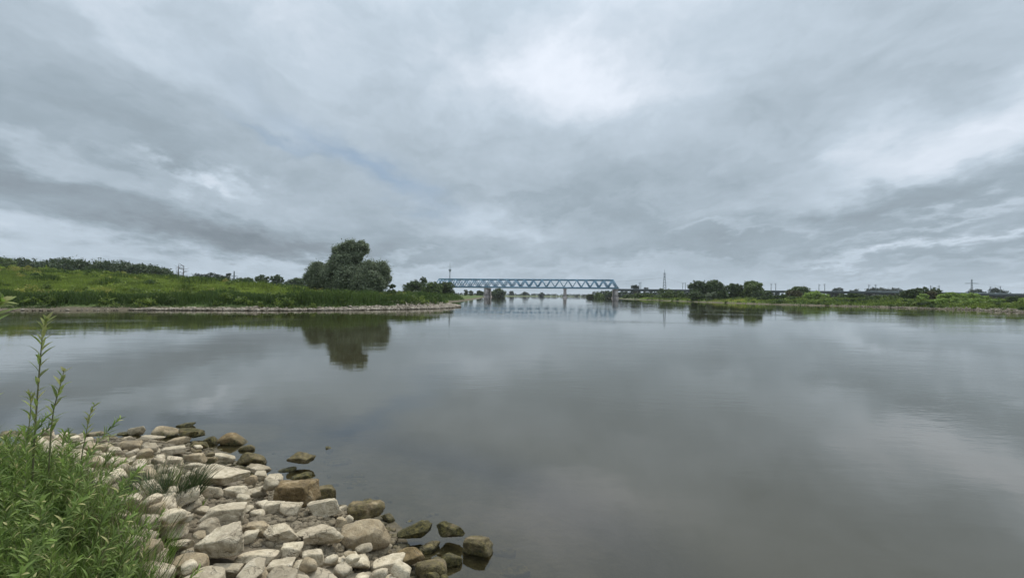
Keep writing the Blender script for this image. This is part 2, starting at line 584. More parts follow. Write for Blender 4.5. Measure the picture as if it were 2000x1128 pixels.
def ground_mat():
    m, k, b = new_mat('river_bank_ground')
    pos = k.new('ShaderNodeNewGeometry').outputs['Position']
    sp = k.new('ShaderNodeSeparateXYZ')
    k.l.new(pos, sp.inputs[0])
    n1 = k.noise(pos, 0.06, 6, 0.6)
    n2 = k.noise(pos, 0.5, 6, 0.65)
    n3 = k.noise(pos, 4, 5, 0.7)
    g = k.ramp(n1, [(0.32, (0.045, 0.075, 0.022)), (0.5, (0.085, 0.125, 0.03)), (0.68, (0.13, 0.165, 0.04))])
    g = k.mix(k.smooth(n2, 0.52, 0.72, 0, 0.6), g, (0.15, 0.135, 0.055))
    g = k.mix(k.smooth(n3, 0.4, 0.7, 0.45, 0), g, (0.03, 0.045, 0.015))
    mud = k.ramp(n3, [(0.3, (0.05, 0.045, 0.028)), (0.5, (0.10, 0.082, 0.055)), (0.75, (0.20, 0.165, 0.12))])
    zz = k.math('ADD', sp.outputs[2], k.math('MULTIPLY', k.math('SUBTRACT', n2, 0.5), 0.5))
    at = k.new('ShaderNodeAttribute', attribute_name='bare')
    f = k.math('MAXIMUM', k.smooth(zz, 0.25, 0.55, 1, 0), at.outputs['Fac'])
    c = k.mix(f, g, mud)
    c = k.mix(k.smooth(sp.outputs[2], -0.05, 0.07, 0.65, 0), c, (0.07, 0.065, 0.04))
    k.l.new(c, b.inputs['Base Color'])
    b.inputs['Roughness'].default_value = 0.95
    b.inputs['Specular IOR Level'].default_value = 0.2
    bp = k.new('ShaderNodeBump')
    bp.inputs['Strength'].default_value = 0.6
    bp.inputs['Distance'].default_value = 0.08
    k.l.new(k.math('ADD', n3, n2), bp.inputs['Height'])
    k.l.new(bp.outputs[0], b.inputs['Normal'])
    return m


def zg(X, Y):
    h, dn, dl, dr = terrain(X, Y, True)
    bare = np.where(dn > -3, 1 - sstep(2.2, 4.5, dn), 0)
    return h, bare


ground = tag(polar('ground', zg, ground_mat(), 'bare'), kind='structure')


def water_mat():
    m, k, b = new_mat('river_water')
    k.n.remove(b)
    pos = k.new('ShaderNodeNewGeometry').outputs['Position']
    at = k.new('ShaderNodeAttribute', attribute_name='depth')
    # waves: small ripples in breeze patches over a slow swell
    patch = k.smooth(k.noise(k.mapping(pos, sc=(0.03, 0.07, 1)), 1.0, 4, 0.6), 0.45, 0.68, 0.10, 0.8)
    rip = k.noise(k.mapping(pos, rot=(0, 0, 0.25), sc=(1.0, 2.4, 1)), 2.2, 3, 0.55)
    rip2 = k.noise(k.mapping(pos, rot=(0, 0, -0.3), sc=(1.0, 1.9, 1)), 7.0, 2, 0.5)
    swell = k.noise(k.mapping(pos, rot=(0, 0, 0.1), sc=(1.0, 1.8, 1)), 0.42, 2, 0.5)
    hgt = k.math('ADD', k.math('MULTIPLY', k.math('MULTIPLY', rip, patch), 0.010), k.math('MULTIPLY', swell, 0.006))
    hgt = k.math('ADD', hgt, k.math('MULTIPLY', k.math('MULTIPLY', rip2, patch), 0.0026))
    bp = k.new('ShaderNodeBump')
    bp.inputs['Strength'].default_value = 1.0
    bp.inputs['Distance'].default_value = 1.0
    k.l.new(hgt, bp.inputs['Height'])
    nrm = bp.outputs[0]
    gl = k.new('ShaderNodeBsdfGlossy')
    gl.inputs['Roughness'].default_value = 0.02
    gl.inputs['Color'].default_value = (0.96, 0.96, 0.94, 1)
    k.l.new(nrm, gl.inputs['Normal'])
    fr = k.new('ShaderNodeFresnel')
    fr.inputs['IOR'].default_value = 1.40
    k.l.new(nrm, fr.inputs['Normal'])
    df = k.new('ShaderNodeBsdfDiffuse')
    mur = k.mix(k.noise(pos, 0.25, 3, 0.5), (0.035, 0.029, 0.014), (0.047, 0.040, 0.021))
    k.l.new(mur, df.inputs[0])
    tp = k.new('ShaderNodeBsdfTransparent')
    tp.inputs[0].default_value = (0.72, 0.70, 0.55, 1)
    body = k.new('ShaderNodeMixShader')
    k.put(body.inputs[0], k.smooth(at.outputs['Fac'], 0.0, 0.6, 0.2, 1.0))
    k.l.new(tp.outputs[0], body.inputs[1])
    k.l.new(df.outputs[0], body.inputs[2])
    mx = k.new('ShaderNodeMixShader')
    k.put(mx.inputs[0], k.math('POWER', fr.outputs[0], 0.74))
    k.l.new(body.outputs[0], mx.inputs[1])
    k.l.new(gl.outputs[0], mx.inputs[2])
    k.l.new(mx.outputs[0], k.n['Material Output'].inputs[0])
    return m


M['water'] = water_mat()
river = tag(polar('river_water', lambda X, Y: (np.zeros_like(X), -terrain(X, Y)), M['water'], 'depth'), kind='structure')

# ------------------------------------------------------------------ foliage tools


def leaves_at(C, size, rng, tintc, asp=0.45, up=0.0, jitter=0.5):
    """rhombic leaf-clump faces at points C"""
    n = len(C)
    a = rng.normal(size=(n, 3))
    a[:, 2] = a[:, 2] * (1 - abs(up)) + up
    a /= np.linalg.norm(a, axis=1)[:, None] + 1e-9
    b = np.cross(a, rng.normal(size=(n, 3)))
    b /= np.linalg.norm(b, axis=1)[:, None] + 1e-9
    s = (size * (1 + jitter * rng.uniform(-1, 1, n)))[:, None]
    V = np.stack([C - a * s, C + b * s * asp, C + a * s, C - b * s * asp], 1).reshape(-1, 3)
    Fq = np.arange(4 * n).reshape(n, 4)
    T = np.repeat(tintc, 4, axis=0)
    return V, Fq, T


def crown(lobes, leaf, n, rng, fuzz=0.16, up=0.0, asp=0.45, bottom=None):
    """leaf clumps spread through the shell of several lobes"""
    lob = np.array(lobes, float)
    w = lob[:, 3] ** 2
    per = 26
    nc = max(8, n // per)
    idx = rng.choice(len(lob), nc, p=w / w.sum())
    d = rng.normal(size=(nc, 3))
    d[:, 2] = d[:, 2] * 0.9 + 0.15
    d /= np.linalg.norm(d, axis=1)[:, None]
    r = lob[idx, 3] * (0.55 + 0.45 * rng.uniform(0, 1, nc) ** 0.45)
    r *= 1 + 0.16 * vnoise(d * 2.3 + idx[:, None] * 7.1, 4)
    C = lob[idx, :3] + d * r[:, None]
    # drop clumps buried deep in another lobe
    keep = np.ones(nc, bool)
    for L in lob:
        keep &= np.linalg.norm(C - L[:3], axis=1) > L[3] * 0.48
    if bottom is not None: keep &= C[:, 2] > bottom
    C, idx = C[keep], idx[keep]
    nc = len(C)
    ct = rng.uniform(0, 1, nc)
    cr = lob[idx, 3] * fuzz * rng.uniform(0.6, 1.4, nc)
    k = rng.poisson(per, nc)
    I = np.repeat(np.arange(nc), k)
    off = rng.normal(size=(len(I), 3)) * cr[I][:, None]
    off[:, 2] *= 0.75
    P = C[I] + off
    t = np.stack([np.clip(ct[I] * 0.7 + rng.uniform(0, 0.3, len(I)), 0, 1), rng.uniform(0, 1, len(I)), np.zeros(len(I))], 1)
    return leaves_at(P, leaf, rng, t, asp, up)


def tree(name, label, cat, base, lobes, leaf, n, mat, seed, trunk_h=None, trunk_r=0.3, group=None, up=0.0, fuzz=0.16, asp=0.45):
    """lobes relative to the base; trunk forks into a limb for each lobe"""
    rng = np.random.default_rng(seed)
    root = thing(name, label, cat, base, group)
    V, Fq, T = crown(lobes, leaf, n, rng, fuzz, up, asp, bottom=0.05)
    link('crown', mesh_np('crown', V, Fq, mat, False, T), root)
    mb = MB()
    top = max(l[2] + l[3] for l in lobes)
    trunk_h = trunk_h or top * 0.35
    mb.tube([(0, 0, -0.4), (0.02 * top, 0, trunk_h * 0.5), (0, 0.01 * top, trunk_h)], [trunk_r * 1.25, trunk_r, trunk_r * 0.8], 8)
    for l in lobes:
        e = Vector(l[:3])
        s = Vector((0, 0.01 * top, trunk_h * rng.uniform(0.55, 0.98)))
        mid = s.lerp(e, 0.5) + Vector(rng.normal(size=3)) * 0.05 * top
        mb.tube([s, mid, e, e + Vector((0, 0, l[3] * 0.5))], [trunk_r * 0.55, trunk_r * 0.4, trunk_r * 0.2, trunk_r * 0.05], 5)
    mb.build('trunk', M['bark'], root)
    return root


def dome_lobes(w, h, n, rng, z0=0.0, deep=0.8):
    """lobes that fill a dome of width w and height h"""
    L = []
    n = min(18, max(n, math.ceil(w / (h * 0.42))))
    for i in range(n):
        t = (i + 0.5) / n * 2 - 1
        r = min(w * 0.5, h * 0.85) * rng.uniform(0.36, 0.50)
        x = t * (w / 2 - r)
        top = h * math.sqrt(max(0.05, 1 - (x / (w / 2)) ** 2)) * rng.uniform(0.86, 1.0)
        L.append((x, rng.uniform(-0.25, 0.25) * min(w, 2.2 * h) * deep, max(r * 0.7, top - r) + z0 * 0, r))
        if top > 2.4 * r:
            L.append((x * 1.05, rng.uniform(-0.3, 0.3) * min(w, 2.2 * h) * deep, max(r * 0.6, (top - r) * 0.45), r * 1.05))
    return L


def px_tree(name, label, cat, x0, x1, ytop, depth, mat, seed, leaf=None, n=1500, nl=4, group=None, base_z=None, trunk_r=None, sink=0.0, **kw):
    """tree or bush that spans x0..x1 at a given distance with its top at ytop"""
    rng = np.random.default_rng(seed)
    c = at_y((x0 + x1) / 2, ytop, depth)
    bz = gz(c.x, c.y) if base_z is None else base_z
    w = (x1 - x0) / F * depth
    h = max(c.z - bz, 0.4)
    leaf = leaf or max(0.1, depth * 0.0016)
    lo = dome_lobes(w, h, nl, rng)
    return tree(name, label, cat, (c.x, c.y, bz - sink), lo, leaf, n, mat, seed + 900, trunk_r=trunk_r or h * 0.03, group=group, **kw)


def blades(X, Y, Z, hgt, wid, rng, T, lean=0.25):
    n = len(X)
    a = rng.uniform(0, 2 * np.pi, n)
    dx, dy = np.cos(a) * wid / 2, np.sin(a) * wid / 2
    l = rng.normal(size=(n, 2)) * lean * hgt[:, None]
    B = np.stack([X, Y, Z], 1)
    V = np.stack([B - np.stack([dx, dy, 0 * dx], 1), B + np.stack([dx, dy, 0 * dx], 1),
                  B + np.stack([l[:, 0] + dx * .3, l[:, 1] + dy * .3, hgt], 1), B + np.stack([l[:, 0] * 1.05 - dx * .3, l[:, 1] * 1.05 - dy * .3, hgt * .98], 1)], 1).reshape(-1, 3)
    return V, np.arange(4 * n).reshape(n, 4), np.repeat(T, 4, axis=0)


# ------------------------------------------------------------------ the bridge and the viaduct
A0 = math.atan(103 / F)
NV = Vector((math.sin(A0), math.cos(A0), 0))
TV = Vector((math.cos(A0), -math.sin(A0), 0))
D0 = 455.0


def T_of(px):
    u = (px - 1000) / F
    Y = D0 / (u * math.sin(A0) + math.cos(A0))
    return Vector((u * Y, Y, 0)).dot(TV)


def bp_(t, n, z):
    return TV * t + NV * (D0 + n) + Vector((0, 0, z))


def build_bridge():
    t0, t1 = T_of(857), T_of(1198)
    org = bp_(T_of(1103), 0, 0)
    root = thing('truss_bridge', 'long blue steel truss railway bridge on stone piers across the river', 'bridge', org)

    def P(t, n, z): return bp_(t, n, z) - org
    np_ = 20
    dp = (t1 - t0) / np_
    zb, zt = 11.0, 19.0
    for n in (0, 9.6, 12.0, 21.6):
        mb = MB()
        mb.bar(P(t0 - 0.3, n, zt), P(t1 + 0.3, n, zt), 0.55, 1.1)
        mb.bar(P(t0 - dp / 2 - 1, n, zb - 0.15), P(t1 + dp / 2 + 1, n, zb - 0.15), 0.6, 1.2)
        for i in range(np_ + 1):
            t = t0 + i * dp
            thick = 0.75 if i in (0, np_) else 0.62
            mb.bar(P(t, n, zt - 0.3), P(t - dp / 2, n, zb + 0.3), 0.6, thick + 0.1, TV)
            mb.bar(P(t, n, zt - 0.3), P(t + dp / 2, n, zb + 0.3), 0.6, thick + 0.1, TV)
        mb.build('side_truss', M['steel'], root)
    for n0 in (0, 12.0):
        mb = MB()
        mb.bar(P(t0 - dp / 2 - 1, n0 + 4.8, 10.2), P(t1 + dp / 2 + 1, n0 + 4.8, 10.2), 8.4, 0.5)
        for i in range(2 * np_ + 1):
            t = t0 + (i - 1) * dp / 2 + dp / 4
            mb.bar(P(t, n0 + 0.4, 10.5), P(t, n0 + 9.2, 10.5), 0.4, 0.9)
        mb.build('deck', M['steel_lo'], root)
        mb = MB()
        for i in range(np_):
            a, b = t0 + i * dp, t0 + (i + 1) * dp
            mb.bar(P(a, n0 + 0.3, zt + 0.1), P(a, n0 + 9.3, zt + 0.1), 0.3, 0.4)
            mb.bar(P(a, n0 + 0.3, zt), P(b, n0 + 9.3, zt), 0.2, 0.2)
        mb.build('top_bracing', M['steel'], root)
        mb = MB()   # walkway edge and rail on the near side
        mb.bar(P(t0 - dp / 2, n0 - 0.6, 9.9), P(t1 + dp / 2, n0 - 0.6, 9.9), 0.9, 0.22)
        mb.bar(P(t0 - dp / 2, n0 - 1.0, 11.0), P(t1 + dp / 2, n0 - 1.0, 11.0), 0.07, 0.07)
        mb.build('walkway', M['steel_lo'], root)
    for px, th in ((949, 3.6), (1103.5, 3.0), (1204, 3.2)):
        t = T_of(px)
        mb = MB()
        # tapered shaft with pointed cutwaters at the base and a cap
        def ring(z, ht, n0, n1): return [P(t - ht, n0, z), P(t + ht, n0, z), P(t + ht, n1, z), P(t - ht, n1, z)]
        for a, b in ((-0.6, 9.7), (11.9, 22.2)):
            lo, hi = ring(-2.5, th / 2 + 0.5, a - .3, b + .3), ring(8.9, th / 2, a, b)
            mb.hexa(lo + hi)
            mb.hexa(ring(8.905, th / 2 + .35, a - .3, b + .3) + ring(9.55, th / 2 + .35, a - .3, b + .3))
        mb.hexa(ring(-2.5, th / 2 + 1.0, -2.2, 23.6) + ring(1.6, th / 2 + 0.8, -1.6, 23.0))
        mb.build('pier', M['pier'], root)
    # viaduct on the land side
    zpts = [(1208, 10.6), (1450, 10.4), (1700, 10.1), (1850, 9.5), (2000, 8.8), (2500, 7.0)]
    org2 = bp_(T_of(1209), 0, 0)
    r2 = thing('approach_viaduct', 'long low dark railway viaduct behind the bushes on the far bank', 'viaduct', org2)

    def P2(t, n, z): return bp_(t, n, z) - org2
    gb, pb, far_ = MB(), MB(), MB()
    for (xa, za), (xb, zb_) in zip(zpts, zpts[1:]):
        ta, tb = T_of(xa), T_of(xb)
        gb.bar(P2(ta, 0.4, za - 1.9), P2(tb, 0.4, zb_ - 1.9), 0.8, 1.7)
        gb.bar(P2(ta, 21.2, za - 1.9), P2(tb, 21.2, zb_ - 1.9), 0.8, 1.7)
        gb.bar(P2(ta, 10.8, za - 1.3), P2(tb, 10.8, zb_ - 1.3), 20, 0.4)
        ph = 0.5 if xa < 1600 else 1.0
        pb.bar(P2(ta, -0.1, za - 1.04 + ph / 2), P2(tb, -0.1, zb_ - 1.04 + ph / 2), 0.25, ph)
        far_.bar(P2(ta, 21.8, za - 1.04 + ph / 2), P2(tb, 21.8, zb_ - 1.04 + ph / 2), 0.25, ph)
    gb.build('girder', M['girder'], r2)
    pb.build('parapet', M['parapet'], r2)
    far_.build('parapet', M['parapet'], r2)
    for px in range(1245, 2440, 66):
        t = T_of(px)
        z = np.interp(px, [a for a, _ in zpts], [b for _, b in zpts]) - 2.8
        for n in (4.5, 16.5):
            q = bp_(t, n, 0)
            mb = MB()
            g0 = gz(q.x, q.y) - 0.5
            mb.bar(P2(t, n, g0), P2(t, n, z - 1.1), 1.6, 5.5, NV)
            mb.bar(P2(t, n, z - 1.09), P2(t, n, z + 0.03), 2.0, 8.4, NV)
            mb.build('pier', M['pier'], r2)
    return zpts


ZP = build_bridge()


def deck_z(px):
    return float(np.interp(px, [a for a, _ in ZP], [b for _, b in ZP])) - 1.1


def mast(px, n, label, side):
    t = T_of(px)
    z = deck_z(px)
    o = thing('catenary_mast', label, 'railway mast', bp_(t, n, z), 'catenary masts along the viaduct')
    mb = MB()
    mb.bar((0, 0, 0), (0, 0, 7.2), 0.42, 0.34)
    mb.build('pole', M['galv'], o)
    mb = MB()
    a = NV * side
    mb.bar((0, 0, 6.4), a * 2.6 + Vector((0, 0, 6.7)), 0.14)
    mb.bar((0, 0, 5.4), a * 2.4 + Vector((0, 0, 6.6)), 0.12)
    mb.bar(TV * -0.9 + Vector((0, 0, 7.25)), TV * 0.9 + Vector((0, 0, 7.25)), 0.18)
    mb.build('bracket', M['galv'], o)


mast_at = [(1252, 'beside the round tree just past the truss end'), (1339, 'right of the tall slim pylon'), (1516, 'in the open gap right of the big tree'),
           (1612, 'behind the bright green bushes'), (1712, 'above the dark treeline behind the grey barrier'), (1836, 'behind the brownish bushes'),
           (1956, 'right of the wide armed pylon')]
for px, w in mast_at:
    mast(px, 0.9, 'nearer mast of the pair ' + w, 1)
    mast(px, 10.6, 'farther mast of the pair ' + w, -1)


def wire(name, pts, r, label):
    mb = MB()
    for a, b, sag in pts:
        a, b = Vector(a), Vector(b)
        P = [a.lerp(b, i / 14) - Vector((0, 0, 4 * sag * (i / 14) * (1 - i / 14))) for i in range(15)]
        mb.tube(P, [r] * 15, 4)
    tag(mb.build(name, M['galv']), label, 'power line', 'overhead power lines')


def pylon(base, h, arms, label, yaw, wb=3.0, spike=0.0):
    """lattice tower: four tapering legs, bracing, cross arms (height, half length)"""
    o = thing('electricity_pylon', label, 'pylon', base, 'electricity pylons on the skyline')
    ca, sa = math.cos(yaw), math.sin(yaw)

    def q(x, y, z): return (x * ca - y * sa, x * sa + y * ca, z)
    mb = MB()
    wt = wb * 0.16

    def hw(z): return wb / 2 + (wt - wb / 2) * min(1, z / (h * 0.85))
    lv = [h * (1 - (1 - i / 9) ** 1.0) for i in range(10)]
    for z0, z1 in zip(lv, lv[1:]):
        a, b = hw(z0), hw(z1)
        for sx, sy in ((-1, -1), (1, -1), (1, 1), (-1, 1)):
            mb.bar(q(sx * a, sy * a, z0), q(sx * b, sy * b, z1), 0.20)
        for (c, d) in (((-1, -1), (1, -1)), ((1, -1), (1, 1)), ((1, 1), (-1, 1)), ((-1, 1), (-1, -1))):
            mb.bar(q(c[0] * a, c[1] * a, z0), q(d[0] * b, d[1] * b, z1), 0.14)
            mb.bar(q(d[0] * a, d[1] * a, z0), q(c[0] * b, c[1] * b, z1), 0.14)
    if spike: mb.bar(q(0, 0, h - 0.5), q(0, 0, h + spike), 0.25)
    mb.build('tower', M['galv'], o)
    for z, L in arms:
        for s in (-1, 1):
            mb = MB()
            mb.bar(q(0, 0.4, z), q(s * L, 0, z), 0.4)
            mb.bar(q(0, -0.4, z), q(s * L, 0, z), 0.4)
            mb.bar(q(0, 0, z + L * 0.16), q(s * L, 0, z), 0.2)
            mb.build('cross_arm', M['galv'], o)
    return o


def place_top(px, ytop, depth, base_z=1.5):
    c = at_y(px, ytop, depth)
    return (c.x, c.y, base_z), c.z - base_z


b1, h1 = place_top(1298, 532, 520)
pylon(b1, h1, [(h1 * 0.80, 4.5), (h1 * 0.93, 3.0)], 'tall slim lattice pylon right of the bridge with a narrow head', math.radians(80), 4.6, 4.0)
b2, h2 = place_top(1898, 545, 560)
pylon(b2, h2, [(h2 * 0.80, 8.4)], 'wide armed lattice pylon above the bright green mounds', math.radians(-4), 2.4)
b3, h3 = place_top(457.5, 529, 480, 5)
pylon(b3, h3, [(h3 * 0.72, 4.2)], 'small distant pylon on the ridge left of the big willow', 0.1, 2.2)
W1 = Vector(b1) + Vector((0, 0, h1 * 0.8))
W2 = Vector(b2) + Vector((0, 0, h2 * 0.8))
wire('power_line', [((W1.x - 150, W1.y + 60, W1.z - 6), W1, 3)], 0.08, 'thin faint cable running from the slim pylon towards the bridge')
wire('power_line', [(W1, (W1.x + 90, W1.y + 120, W1.z - 4), 2)], 0.08, 'thin faint cable dropping from the slim pylon to the clump of trees')
wire('power_line', [(W2 + Vector((8, 0, 0)), W2 + Vector((170, 60, -3)), 2)], 0.07, 'thin cable leading away from the wide armed pylon')


def tv_tower():
    b, h = place_top(879, 512, 1000, 1.5)
    o = thing('telecom_tower', 'thin pale tower with a round platform rising behind the bridge', 'tower', b)
    mb = MB(); mb.tube([(0, 0, 0), (0, 0, h * 0.45), (0, 0, h * 0.78)], [1.7, 1.0, 0.8], 10); mb.build('shaft', M['galv'], o, smooth=True)
    mb = MB(); zc = h * 0.76
    mb.tube([(0, 0, zc - 4.5), (0, 0, zc - 1), (0, 0, zc + 2), (0, 0, zc + 3)], [1.0, 2.9, 2.9, 1.0], 12); mb.build('platform', M['galv'], o)
    mb = MB(); mb.tube([(0, 0, h * 0.78), (0, 0, h)], [0.5, 0.25], 6); mb.build('antenna', M['galv'], o)


tv_tower()

# ------------------------------------------------------------------ trees


def willow():
    D = 96.0
    c = at_y(684, 572, D)
    base = Vector((c.x, c.y, gz(c.x, c.y)))
    L = []
    for px, py, r, dy in ((682, 484, 15, 0), (705, 485, 14, 1), (664, 492, 13, -1), (695, 500, 13, 0), (684, 506, 17, 0), (666, 513, 19, -2), (654, 526, 19, 1), (690, 523, 16, 1),
                          (622, 530, 17, -1), (607, 545, 12, 0), (625, 552, 18, -1), (645, 545, 20, -2), (650, 560, 14, -3), (612, 556, 10, 1),
                          (680, 540, 22, -3), (672, 556, 18, -4), (718, 530, 20, -1), (740, 530, 19, 0), (748, 545, 14, 1), (726, 552, 20, -3), (742, 556, 12, -1), (700, 552, 18, -4), (716, 566, 13, -5), (690, 566, 12, -5),
                          (660, 540, 20, 4), (720, 540, 20, 4)):
        p = at_y(px, py, D + dy)
        L.append((p.x - base.x, p.y - base.y, p.z - base.z, r / F * D))
    tree('willow_tree', 'large grey green willow with a high rounded top standing alone on the grassy bank', 'tree', base, L, 0.20, 150000, M['willow'], 11,
         trunk_h=2.5, trunk_r=0.55, up=0.25, fuzz=0.17, asp=0.34)


willow()

